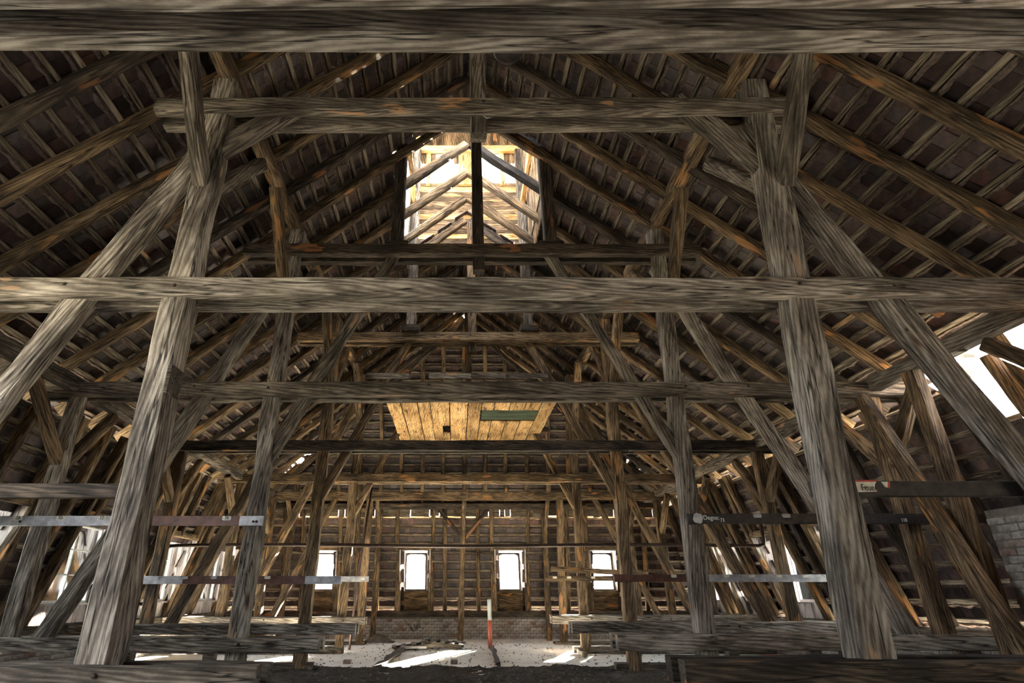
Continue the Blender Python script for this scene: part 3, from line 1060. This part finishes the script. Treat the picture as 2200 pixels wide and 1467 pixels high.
for i in range(6):
    yc = FR[i]
    root = thing('timber_truss', TL[i], 'roof truss', W(X0, yc, ZF), 'timber roof trusses')
    TR[i] = root
    front = yc - GT * 1.5
    bm_, pm_ = BM[i], PM[i]
    zt, zb = (1.078, 1.0)
    doubled('tie_beam', root, X0 - HW, X0 + HW, zb, zt, yc, bm_, pegs=() if i in (0,) else (-1.45, -1.04, 1.27, 1.62), bow=0.0, seg=24)
    for sd, pts in zip((-1, 1), posts[i]):
        # a post may be slightly crooked: one continuous timber bent along its height
        (xa, za), (xb, zb_) = pts[0], pts[-1]
        timber('post', root, W(xa, yc, za), W(xb, yc, zb_), pw[i], pw[i] * (1.05 if i != 1 else (1.0 if sd < 0 else 1.06)), pm_, ref=(0, 1, 0), jit=0.016, cham=0.09, seg=22)
        # sleepers and floor sill
        xe = {(0, -1): -.5, (0, 1): .62, (1, -1): -.554, (1, 1): .635, (2, -1): -.636, (2, 1): .746, (3, -1): -.676, (3, 1): .78, (4, -1): -.81, (4, 1): .85, (5, -1): -.95, (5, 1): 1.03}[(i, sd)]
        sm = {(1, 1): WOOD_DARK, (1, -1): WOOD_GREY, (5, 1): WOOD_GREY, (5, -1): WOOD_GREY}.get((i, sd), WOOD_PALE)
        hz = (-.243, -.182) if i < 5 else (-.50, -.45)
        hz = (-.235, -.168) if sd > 0 and i < 5 else hz
        doubled('sleeper', root, X0 + sd * 2.72, xe, hz[0], hz[1], yc, sm, gap=0.06, t=0.05, pegs=(sd * 1.1 + X0, sd * 1.8 + X0) if i < 5 else ())
        if 0 < i < 5:
            timber('sill', root, W(X0 + sd * 2.70, yc + .0, ZF + 0.028), W(xe + sd * (.28 if i != 4 else .18), yc, ZF + 0.028), 0.16, 0.135, WOOD_GREY, ref=(0, 1, 0), jit=0.01)
            for xx in (1.75, 2.3):
                box('bearing_block', root, W(X0 + sd * xx - .035, yc - .04, ZF + .05), W(X0 + sd * xx + .035, yc + .04, hz[0] + .005), WOOD_GREY, 0.01)
        # raking strut
        if i in (1, 2, 3, 4):
            timber('strut', root, W(X0 + sd * 2.06, yc, -.2), W(X0 + sd * 1.14, yc, 1.86), 0.17, 0.21 if i == 1 else 0.17, pm_ if i < 3 else WOOD_BROWN, ref=(0, 1, 0), jit=0.014, cham=0.09, seg=20)
        elif i == 5:
            timber('strut', root, W(X0 + sd * 2.06, yc, -.2), W(X0 + sd * 1.5, yc, 1.02), 0.15, 0.15, WOOD_BROWN, ref=(0, 1, 0), jit=0.012, cham=0.16)
        # outer post under the eaves purlin
        if i >= 1:
            timber('outer_post', root, W(X0 + sd * 2.22, yc, -.2 if i < 5 else ZF), W(X0 + sd * 2.22, yc, 1.02), 0.17, 0.18, WOOD_PALE if (i == 2 and sd < 0) else WOOD_BROWN, ref=(0, 1, 0), jit=0.014, cham=0.10)
            for dy in (-.36, .36):
                if i == 5 and dy > 0:
                    continue
                timber('eaves_brace', root, W(X0 + sd * 2.22, yc + dy * .08, .64), W(X0 + sd * 2.22, yc + dy, 1.0), 0.13, 0.15, WOOD_BROWN, ref=(1, 0, 0), jit=0.01, cham=0.16)
        # longitudinal head braces to the upper purlin
        if i in (0, 1, 2, 3, 4):
            xt = posts[i][0 if sd < 0 else 1][-1][0]
            for dy in (-.47, .47):
                timber('head_brace', root, W(xt, yc + dy * .05, 1.54), W(xt, yc + dy, 2.1), 0.15, 0.16, WOOD_BROWN if i > 1 else WOOD_GREY, ref=(1, 0, 0), jit=0.01, cham=0.16)
        # braces up to the collar
        if i == 1:
            timber('collar_brace', root, P(1, *((455, 335) if sd < 0 else (1645, 366))), P(1, *((668, 213) if sd < 0 else (1450, 218))), 0.15, 0.20, WOOD_GREY, ref=(0, 1, 0), jit=0.012, cham=0.15)
        if i in (2, 3, 4):
            timber('collar_brace', root, W(X0 + sd * 1.13, yc, .62), W(X0 + sd * .48, yc, 1.97), 0.12, 0.15, WOOD_GREY if i == 2 else WOOD_BROWN, ref=(0, 1, 0), jit=0.012, cham=0.15)
    if i < 5:
        doubled('collar_beam', root, X0 - 1.42, X0 + 1.42, 1.92, 1.995, yc, [WOOD_GREY, WOOD_GREY, WOOD_DARK, WOOD_BROWN, WOOD_BROWN][i], pegs=(X0 + .02,) if i else (), seg=18)
        kx = [.07, .10, .14, .135, .13][i]
        kt = ZR - .02 if yc < YAPEX else 2.3
        timber('king_post', root, W(kx, yc, 1.83), W(kx, yc, kt), 0.15, 0.17, [WOOD_GREY, WOOD_GREY, WOOD_DARK, WOOD_BROWN, WOOD_BROWN][i], ref=(0, 1, 0), jit=0.006, cham=0.08)

# far posts
root = thing('timber_truss', TL[6], 'roof truss', W(X0, FR[6], ZF), 'timber roof trusses')
for xa, xb in ((-.94, -.93), (.05, .09), (1.05, 1.075), (-2.0, -1.98), (2.1, 2.1)):
    timber('post', root, W(xa, FR[6] - .06, ZF), W(xb, FR[6] - .06, .96), 0.15, 0.15, WOOD_BROWN, ref=(0, 1, 0), jit=0.01, cham=0.15)
    for s in (-1, 1):
        if abs(xa) > 1.5:
            continue
        if xa == .05:
            timber('head_brace', root, W(xb + s * .02, FR[6] - .06, .62), W(xb + s * .30, FR[6] - .06, .95), 0.1, 0.11, WOOD_DARK, ref=(0, 1, 0), jit=0.006)
    timber('head_brace', root, W(xb, FR[6] - .08, .72), W(xb, FR[6] - .40, 1.02), 0.10, 0.12, WOOD_BROWN, ref=(1, 0, 0), jit=0.006)
doubled('tie_beam', root, X0 - 2.3, X0 + 2.3, .955, 1.0, FR[6] - .06, WOOD_DARK, gap=.02, t=.03)

# purlins
for sd, nm in ((-1, 'left'), (1, 'right')):
    xs = -1.045 if sd < 0 else 1.29
    for key, x, z, lab in (('upper', xs, 2.18, 'upper purlin carrying the middle of the {} hand rafters'), ('eaves', X0 + sd * 2.22, 1.06, 'lower purlin under the foot of the {} hand rafters, above braced posts')):
        a = timber('purlin', None, W(x, YBACK, z), W(x, 6.5 if key == 'upper' else 7.0, z), 0.17, 0.19, WOOD_BROWN if key == 'upper' else WOOD_GREY, ref=(1, 0, 0), jit=0.012, cham=0.14, seg=40)
        tag(a, lab.format(nm), 'purlin', 'purlins')

# extra post and slanting brace beside the brick pier
o = timber('prop_post', None, W(2.3, 2.63, ZF), W(2.3, 2.63, 1.02), 0.17, 0.17, WOOD_BROWN, ref=(0, 1, 0), jit=0.014)
tag(o, 'upright prop under the right eaves purlin near the whitewashed brick pier', 'post')
o = timber('slanting_brace', None, W(2.21, 2.46, -.24), W(2.21, 2.90, .98), 0.14, 0.16, WOOD_BROWN, ref=(1, 0, 0), jit=0.014)
tag(o, 'long slanting brace crossing in front of the prop near the brick pier', 'brace')

# brick pier
pier = thing('brick_pier', 'whitewashed brick pier beside the right roof wall', 'brick pier', W(2.62, 2.35, ZF))
def pier_face(O_, u_, n_, ln):
    bricks(pier, O_, u_, n_, ln, .80 * H, 0.24, 0.066, nind=140)
box('core', pier, W(2.40, 2.12, ZF), W(2.78, 2.60, ZF + .80), JOINT)
pier_face(W(2.385, 2.10, ZF), Vector((0, 1, 0)), Vector((-1, 0, 0)), .5 * H)
pier_face(W(2.385, 2.10, ZF), Vector((1, 0, 0)), Vector((0, -1, 0)), .4 * H)

# ------------------------------------------------------------------ roof lantern
lan = thing('roof_lantern', 'open boarded lantern over the ridge, its posts standing on two collar beams', 'roof lantern', W(X0 + .05, 3.6, 2.0))
LX = (-.38, .61)
for yc in (3.03, 4.24):
    for x in LX:
        timber('lantern_post', lan, W(x, yc, 2.0), W(x, yc, 3.98), 0.17, 0.19, WOOD_DARK if yc < 3.5 else WOOD_GREY, ref=(0, 1, 0), jit=0.008)
        box('foot_block', lan, W(x - .075, yc - .06, 1.995), W(x + .075, yc + .05, 2.055), WOOD_DARK, 0.012)
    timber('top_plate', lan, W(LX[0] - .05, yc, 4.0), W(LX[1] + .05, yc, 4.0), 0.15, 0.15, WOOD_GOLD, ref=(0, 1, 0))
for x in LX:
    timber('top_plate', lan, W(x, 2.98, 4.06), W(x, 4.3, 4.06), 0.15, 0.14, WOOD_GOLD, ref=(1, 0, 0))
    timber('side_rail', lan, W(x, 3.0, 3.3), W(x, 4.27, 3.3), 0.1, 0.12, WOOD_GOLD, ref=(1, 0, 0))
    xo = x + (-.045 if x < 0 else .045)
    k = 0
    y = 3.02
    while y < 4.26:
        w = random.uniform(.05, .075)
        if not (x < 0 and 3.72 < y < 4.0) and random.random() > .10:
            board('side_board', lan, W(xo, y + w / 2, 2.62), W(xo + random.uniform(-.006, .006), y + w / 2, 4.0 - (0 if random.random() < .7 else .2)), w * H - .008, 0.024, WOOD_BROWN if random.random() < .7 else WOOD_GREY, ref=(0, 1, 0))
        y += w + random.uniform(.002, .012)
z = 2.92
while z < 3.60:
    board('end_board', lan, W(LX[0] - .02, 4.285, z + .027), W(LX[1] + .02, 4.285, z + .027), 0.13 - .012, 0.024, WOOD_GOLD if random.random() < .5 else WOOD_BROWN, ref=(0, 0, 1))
    z += .054
timber('window_stud', lan, W(.10, 4.28, 3.58), W(.10, 4.28, 4.0), 0.12, 0.36, WOOD_GOLD, ref=(0, 1, 0))
for k in range(11):
    xg = LX[0] + (LX[1] - LX[0]) * (k + .5) / 11
    board('gable_board', lan, W(xg, 4.285, 3.86 if not (-.22 < xg < .0 or .2 < xg < .42) else 3.98), W(xg, 4.285, 4.44 - abs(xg - .115) * .55), (LX[1] - LX[0]) / 11 * H + .004, 0.024, WOOD_BROWN, ref=(1, 0, 0))
for x in (-.27, .45):
    timber('window_stud', lan, W(x, 4.28, 3.58), W(x, 4.28, 4.0), 0.1, 0.1, WOOD_GOLD, ref=(0, 1, 0))
for s in (-1, 1):
    for k in range(9):
        y = 2.98 + k * .155
        board('roof_board', lan, W(.115, y, 4.42), W(.115 + s * .62, y, 4.08), .155 * H - .01, 0.025, WOOD_BROWN, ref=(0, 1, 0))

# ------------------------------------------------------------------ golden board platform
pl = thing('board_platform', 'underside of a platform of golden knotty boards laid across the truss braces', 'platform', W(.1, 5.0, 1.5))
px0, px1 = -.60, .86
ws = [.115, .14, .105, .16, .155, .115, .105, .13, .13, .125, .12]
sc_ = (px1 - px0) / sum(ws)
x = px0
PY0, PY1 = 4.20, 5.88
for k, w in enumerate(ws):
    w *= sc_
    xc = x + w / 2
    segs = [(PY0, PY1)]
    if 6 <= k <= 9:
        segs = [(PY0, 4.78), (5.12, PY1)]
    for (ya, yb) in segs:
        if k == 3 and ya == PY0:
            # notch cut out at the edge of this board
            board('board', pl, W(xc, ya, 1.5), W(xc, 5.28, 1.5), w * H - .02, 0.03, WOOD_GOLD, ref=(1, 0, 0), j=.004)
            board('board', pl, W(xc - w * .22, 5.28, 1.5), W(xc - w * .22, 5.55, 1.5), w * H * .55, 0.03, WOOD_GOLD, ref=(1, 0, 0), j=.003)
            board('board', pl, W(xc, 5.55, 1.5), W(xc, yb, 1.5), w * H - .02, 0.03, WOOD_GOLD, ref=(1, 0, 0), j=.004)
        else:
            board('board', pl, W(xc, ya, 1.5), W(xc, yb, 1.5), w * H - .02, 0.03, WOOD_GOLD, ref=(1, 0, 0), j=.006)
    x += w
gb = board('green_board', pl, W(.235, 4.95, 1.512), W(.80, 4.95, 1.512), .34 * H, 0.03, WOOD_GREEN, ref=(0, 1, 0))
gb['label'] = 'dark green painted board let into the platform'
for y in (4.28, 5.62):
    timber('bearer', pl, W(-.72, y, 1.545), W(.95, y, 1.545), 0.12, 0.14, WOOD_DARK, ref=(0, 1, 0))
for xx in (-.50, .0, .34, .62):
    board('edge_board', pl, W(xx - .22, 4.20, 1.60), W(xx + .12, 4.21, 1.60), 0.025, 0.11, WOOD_GREY, ref=(0, 1, 0))

# ------------------------------------------------------------------ rails bolted to the posts
def front_plate(root, i, cx, cz, w, h, yf, mat, name='number_tag', rot=0.0, t=0.006):
    M = Matrix.Translation(W(cx, yf, cz)) @ Matrix.Rotation(rot, 4, 'Y')
    a, b = w / 2, h / 2
    c = min(a, b) * .45
    pts = [(-a + c, -b), (a - c, -b), (a, -b + c), (a, b - c), (a - c, b), (-a + c, b), (-a, b - c), (-a, -b + c)]
    V = [(x_, 0, z_) for x_, z_ in pts] + [(x_, -t, z_) for x_, z_ in pts]
    F = [tuple(range(7, -1, -1))[::-1], tuple(range(15, 7, -1))[::-1]] + [(k, (k + 1) % 8, 8 + (k + 1) % 8, 8 + k) for k in range(8)]
    return obj(name, mesh(name, V, F, mat), root, M), M

def face_text(parent, body, size, x, z, yf, mat, sx=1.0, rot=0.0):
    M = Matrix.Translation(W(x, yf, z)) @ Matrix.Rotation(rot, 4, 'Y') @ Matrix.Rotation(math.pi / 2, 4, 'X') @ Matrix.Diagonal((sx, 1, 1, 1))
    return text('lettering', parent, body, size, M, mat)

def rail(label, i, x0, x1, z0, z1, mat, t=.02, split=None):
    yf = FR[i] - pw[i] / H / 2 - t - .002 if i != 1 else FR[1] + pw[1] / H / 2 + .003
    root = thing('post_rail', label, 'rail', W((x0 + x1) / 2, yf, z0), 'bars bolted across the truss posts')
    parts = split or [(x0, x1, mat)]
    for a, b, m in parts:
        timber('bar', root, W(a, yf + t / 2, (z0 + z1) / 2), W(b, yf + t / 2, (z0 + z1) / 2), t * H, (z1 - z0) * H, m, ref=(0, 1, 0), jit=.002, cham=.05)
    return root, yf

rail('dark plank rail bolted to the left post of the nearest truss', 1, -1.9, -1.01, .295, .342, WOOD_DARK, .03)
r, yf = rail('black rail with a torn red and white notice on the nearest right post', 1, 1.20, 1.90, .300, .350, IRON, .02)
# torn enamel notice
def sheet(root, pts, yf, mat, name):
    V = [W(x_, yf, z_) for x_, z_ in pts] + [W(x_, yf - .0015, z_) for x_, z_ in pts]
    n_ = len(pts)
    F = [tuple(range(n_)), tuple(range(2 * n_ - 1, n_ - 1, -1))] + [(k, (k + 1) % n_, n_ + (k + 1) % n_, n_ + k) for k in range(n_)]
    return obj(name, mesh(name, V, F, mat), root)
def q1(x, y):
    p = onY(x, y, yf)
    return (p[0], p[2])
s1 = sheet(r, [q1(*p) for p in ((1815, 1058), (1884, 1056), (1878, 1050), (1879, 1040), (1882, 1035), (1815, 1035))], yf - .001, ENAMEL, 'notice_sheet')
sheet(r, [q1(*p) for p in ((1815, 1035), (1882, 1035), (1884, 1031), (1815, 1031))], yf - .001, REDPAINT, 'notice_border')
sheet(r, [q1(*p) for p in ((1892, 1035), (1906, 1035), (1906, 1048), (1900, 1046), (1897, 1041))], yf - .001, ENAMEL, 'notice_scrap')
sheet(r, [q1(*p) for p in ((1906, 1035), (1911, 1035), (1911, 1050), (1906, 1048))], yf - .001, REDPAINT, 'notice_border')
fx, fz = q1(1863, 1048)
face_text(s1, 'Feue', .075, fx, fz, yf - .0035, BLACKPAINT, .72)

r, yf = rail('long grey and rust bar with enamel number tags across the second truss', 2, -2.5, -.975, .314, .362, IRON_RUST, .02,
             [(-2.5, -1.55, IRON_GREY), (-1.55, -1.09, IRON_RUST), (-1.09, -.975, IRON_GREY)])
def px2x(x, i, y=1116):
    return onY(x, y, FR[i] - .06)[0]
for xp, tx in ((39, '-28-'), (130, '-30-'), (219, '-32-'), (311, '-34-'), (487, '-38-')):
    t_, M_ = front_plate(r, 2, px2x(xp, 2), .350, .105, .048, yf - .001, ENAMEL)
    face_text(t_, tx, .056, px2x(xp, 2), .3505, yf - .0045, BLACKPAINT)
for xp in (45, 545, 552):
    obj('bolt', lathe_mesh([(.016, -.01), (.016, .012), (.008, .015)], IRON, 6), r, Matrix.Translation(W(px2x(xp, 2), yf, .334)) @ Matrix.Rotation(math.pi / 2, 4, 'X'))
r, yf = rail('long black bar with chalk scrawl and bent steel plate on the second truss', 2, 1.165, 2.66, .324, .373, IRON, .02)
pl_, _ = front_plate(r, 2, 1.215, .349, .11, .115, yf - .003, IRON_GREY, 'end_plate', rot=.35, t=.012)
face_text(r, 'Degne:', .075, px2x(1528, 2), .352, yf - .002, CHALK, .9)
face_text(r, '73', .06, px2x(1551, 2), .340, yf - .002, CHALK, .9)
face_text(r, '110', .06, px2x(1941, 2), .340, yf - .002, CHALK, .8)
for xp in (1628, 1690, 2015):
    front_plate(r, 2, px2x(xp, 2), .362, .10, .045, yf - .001, IRON_GREY)
r, yf = rail('rust and steel bar at waist height on the left of the third truss', 3, -2.55, -.80, .066, .118, IRON_RUST, .02,
             [(-2.55, -1.9, IRON_GREY), (-1.9, -1.05, IRON_RUST), (-1.05, -.80, IRON_GREY)])
for xp in (336, 398, 460, 575):
    front_plate(r, 3, onY(xp, 1240, FR[3] - .06)[0], .108, .10, .045, yf - .001, ENAMEL if xp > 500 else IRON_GREY)
r, yf = rail('pale steel bar with a row of small tags on the right of the third truss', 3, 1.10, 2.62, .080, .128, IRON_GREY, .02,
             [(1.10, 1.62, IRON_RUST), (1.62, 2.62, IRON_GREY)])
for xp in (1447, 1560, 1615, 1673, 1729, 1777):
    front_plate(r, 3, onY(xp, 1236, FR[3] - .06)[0], .117, .09, .045, yf - .001, ENAMEL)
r, yf = rail('short tagged bar on the left post of the fourth truss', 4, -1.4, -.80, .106, .152, IRON_GREY, .02)
front_plate(r, 4, -.85, .130, .09, .05, yf - .001, ENAMEL)
r, yf = rail('short tagged bar on the right post of the fourth truss', 4, .81, 1.45, .112, .156, WOOD_BROWN, .02)
for xx in (.9, 1.03, 1.25):
    front_plate(r, 4, xx, .142, .09, .045, yf - .001, ENAMEL)
o = timber('crooked_plank', None, W(.84, 5.35, .21), W(1.70, 5.35, .165), 0.03, 0.10, WOOD_BROWN, ref=(0, 1, 0), jit=.008)
tag(o, 'crooked plank nailed across the posts in front of the far right window', 'plank')

# ------------------------------------------------------------------ pipe
PYY = 4.9
pts = [W(-2.62, PYY, -.07), W(-2.5, PYY, -.07), W(-2.46, PYY, -.06), W(-2.44, PYY, -.03), W(-2.41, PYY, .3), W(-2.39, PYY, .345), W(-2.36, PYY, .365), W(-2.28, PYY, .37)]
pts += [W(-2.28 + (2.50 + 2.28) * k / 10, PYY, .37 + .006 * math.sin(k)) for k in range(1, 11)]
pts += [W(2.545, PYY, .38), W(2.555, PYY, .41), W(2.55, PYY, .56)]
o = obj('water_pipe', tube_mesh(pts, .034, RUST_PIPE, 10))
tag(o, 'long rust brown pipe running across the hall with bent ends', 'pipe')
o = obj('water_pipe', tube_mesh([W(-.88, 5.95, 1.02), W(-.95, 5.95, .3), W(-.985, 5.95, -.2), W(-1.0, 5.95, ZF)], .028, RUST_PIPE, 8))
tag(o, 'thin upright rusty pipe beside the left post of the fourth truss', 'pipe')

# ------------------------------------------------------------------ small things
pole = thing('marker_pole', 'thick upright pole, grey above and red brown below, standing on the pale floor', 'pole', W(.33, 6.13, ZF))
PB = W(.33, 6.13, ZF)
obj('grey_upper', lathe_mesh([(.05, .58), (.05, 1.02), (.046, 1.03)], GREYPLASTIC, 16), pole, Matrix.Translation(PB))
obj('red_lower', lathe_mesh([(.05, -.02), (.05, .58)], POLERED, 16), pole, Matrix.Translation(PB))

def pallet(x0, x1, y, z, rot, tiltx, label, name='wooden_frame'):
    root = thing(name, label, 'frame', W((x0 + x1) / 2, y, ZF), 'wooden frames lying on the floor')
    L_ = (x1 - x0) * H
    Mx = Matrix.Translation(W((x0 + x1) / 2, y, ZF) + Vector((0, 0, z))) @ Matrix.Rotation(rot, 4, 'Z') @ Matrix.Rotation(tiltx, 4, 'Y')
    def b_(p, q, w, t, ref):
        p, q = Mx @ Vector(p), Mx @ Vector(q)
        board('slat', root, p, q, w, t, WOOD_GREY, ref=(Mx.to_3x3() @ Vector(ref)))
    for yy in (-.3, .3):
        b_((-L_ / 2, yy, .03), (L_ / 2, yy, .03), .05, .09, (0, 1, 0))
    for k in range(5):
        xx = -L_ / 2 + L_ * k / 4
        b_((xx, -.34, .088), (xx, .34, .088), .10, .022, (1, 0, 0))
pallet(-.60, -.22, 6.15, .0, .1, -.12, 'grey slatted wooden frame lying tilted on the pale floor, left one of two')
pallet(-.30, .06, 6.2, .045, -.12, .10, 'grey slatted wooden frame lying on the pale floor, propped against its neighbour')
o = board('loose_plank', None, W(-.52, 5.95, ZF + .02), W(-.28, 5.98, ZF + .02), 0.14, 0.04, WOOD_WHITE, ref=(0, 1, 0))
tag(o, 'short pale plank lying before the slatted frames', 'plank')
o = timber('floor_strip', None, W(.35, 6.1, ZF + .012), W(.30, 4.6, ZF + .012), 0.09, 0.06, WOOD_DARK, ref=(1, 0, 0), jit=.02)
tag(o, 'dark ragged wooden strip along the floor at the foot of the pole', 'strip')
o = timber('floor_strip', None, W(-.50, 6.0, ZF + .004), W(-.56, 4.6, ZF + .004), 0.16, 0.05, RUBBLE, ref=(1, 0, 0), jit=.03)
tag(o, 'dark ragged gap of debris along the floor before the slatted frames', 'strip')
o = obj('log', lathe_mesh([(.055, 0), (.06, .03), (.057, .55), (.05, .56)], WOOD_GREY, 12), None, Matrix.Translation(W(1.06, 5.25, ZF) + Vector((0, 0, .055))) @ Matrix.Rotation(math.pi / 2, 4, 'X') @ Matrix.Rotation(math.pi, 4, 'Y'))
tag(o, 'short round log lying on the pale floor near the right sill', 'log')
for k, (xp, yp) in enumerate(((975, 1425), (745, 1425))):
    r_ = onY(xp, yp, 1.0)
    t_ = ZF / r_[2]
    c = W(r_[0] * t_, r_[1] * t_, ZF)
    o = box('brick_block', None, c + Vector((-.06, -.05, -.01)), c + Vector((.07, .06, .06)), BRICK, .008)
    tag(o, ['loose block lying at the edge of the dark rubble, near the pole', 'loose block lying at the edge of the dark rubble, near the left sill'][k], 'brick')
# heap of grit by the far wall
V, F = [], []
hp = W(-.86, 6.95, ZF)
o = obj('grit_heap', grid_mesh(-.45, .45, -.35, .35, 24, 20, lambda x_, y_: max(-.02, .2 * math.exp(-(x_ * x_ * 12 + y_ * y_ * 16)) - .02 + .03 * mnoise.noise((x_ * 9, y_ * 9, 2))), CHIP), None, Matrix.Translation(hp))
tag(o, 'small grey heap of grit by the left foot of the far brick wall', 'heap', kind='stuff')

# terracotta bowl behind the right sleeper of the nearest truss
o = obj('plant_bowl', lathe_mesh([(.09, 0), (.125, .09), (.15, .12), (.15, .145), (.135, .145), (.12, .11), (.08, .02), (.01, .015)], TERRA, 24), None, Matrix.Translation(W(1.40, 2.80, -.305)))
tag(o, 'red brown plastic plant bowl on a block behind the dark sleeper', 'bowl')
o = box('bowl_block', None, W(1.33, 2.74, ZF), W(1.47, 2.86, -.305), WOOD_GREY, .01)
tag(o, 'squat timber block under the red brown bowl', 'block')

# lamp above
lp = thing('pendant_lamp', 'dark glass dome lamp hanging under the ridge behind the overhead beams', 'lamp', W(.12, 1.62, 2.30))
lc = Vector(W(*[q * 1.62 for q in onY(1093, 108, 1.0)]))
obj('dome', lathe_mesh([(.02, .10), (.11, .07), (.15, .0), (.13, -.05), (.07, -.085), (.01, -.095)], IRON, 20), lp, Matrix.Translation(lc))
obj('rim', lathe_mesh([(.152, -.012), (.158, 0), (.152, .012), (.14, .012), (.14, -.012)], ZINC, 20), lp, Matrix.Translation(lc))
obj('stem', tube_mesh([lc + Vector((0, 0, .09)), Vector((lc.x, lc.y, EYE + (ZB + (HW - abs(lc.x / H - X0)) * SL) * H + .05))], .012, IRON, 6), lp)

# grey plate on the post
o = box('grey_plate', None, W(-1.005, 1.81, .63), W(-.99, 1.90, .735), WOOD_GREY, .004)
tag(o, 'small grey board fixed to the side of the nearest left post', 'board')

# hanging wire and cable
o = obj('hanging_wire', tube_mesh([W(.115, 4.15, 1.0), W(.113, 5.2, .99), W(.075, 6.35, .55)], .004, IRON, 5))
tag(o, 'thin dark wire hanging from the tie beams in the middle of the hall', 'wire')
c0 = P(1, 1028, 250)
o = obj('loop_cable', tube_mesh([c0 + Vector((0, -.05, .25)), c0 + Vector((0, -.06, .02)), c0 + Vector((.03, -.07, -.06)), c0 + Vector((.09, -.07, -.10)), c0 + Vector((.14, -.05, -.06)), c0 + Vector((.16, -.02, .05))], .006, WHITEFRAME, 6))
tag(o, 'pale cable looped around the foot of the nearest king post', 'cable')

# graffiti on the far brick wall
gy = YFOOT - .024
gr = thing('graffiti', 'black sprayed scrawl on the far brick wall', 'graffiti', W(-.55, gy, -.35))
def scr(pts):
    obj('stroke', tube_mesh([W(*onY(x_, y_, gy)) for x_, y_ in pts], .008, GRAFFITI, 5), gr)
scr([(869, 1332), (876, 1341), (884, 1350), (889, 1356)])
scr([(872, 1344), (880, 1339), (884, 1344), (880, 1350), (886, 1356)])
scr([(888, 1341), (893, 1348), (890, 1354), (895, 1349), (896, 1340), (899, 1336)])
scr([(905, 1338), (898, 1342), (893, 1349), (897, 1352), (902, 1346), (897, 1346)])
scr([(903, 1332), (899, 1340), (904, 1348), (910, 1351)])

# bent zinc flap and broken-out dormer timbers by the bright gap on the right
V, F = [], []
for j in range(7):
    q = j / 6
    for i_ in range(5):
        s_ = i_ / 4
        ang = 1.5 * q
        V.append((s_ * .34, .05 + .26 * math.sin(ang), .26 * (math.cos(ang) - 1) + .03 * math.sin(3 * s_)))
m_ = len(V)
V += [(a_, b_, c_ - .004) for a_, b_, c_ in V]
for j in range(6):
    for i_ in range(4):
        p = j * 5 + i_
        F += [(p, p + 1, p + 6, p + 5), (m_ + p, m_ + p + 5, m_ + p + 6, m_ + p + 1)]
o = obj('zinc_flap', mesh('flap', V, F, ZINC, True), None, Matrix.Translation(W(2.33, 2.32, 1.0)) @ Matrix.Rotation(.6, 4, 'Z') @ Matrix.Rotation(.5, 4, 'X'))
tag(o, 'bent sheet of zinc hanging at the bright gap under the right eaves purlin', 'metal sheet')
o = timber('broken_rafter', None, W(2.44, 2.30, 1.08), W(2.62, 2.34, .62), 0.11, 0.13, WOOD_BROWN, ref=(0, 1, 0))
tag(o, 'short trimmed rafter at the edge of the bright gap in the right roof', 'rafter')
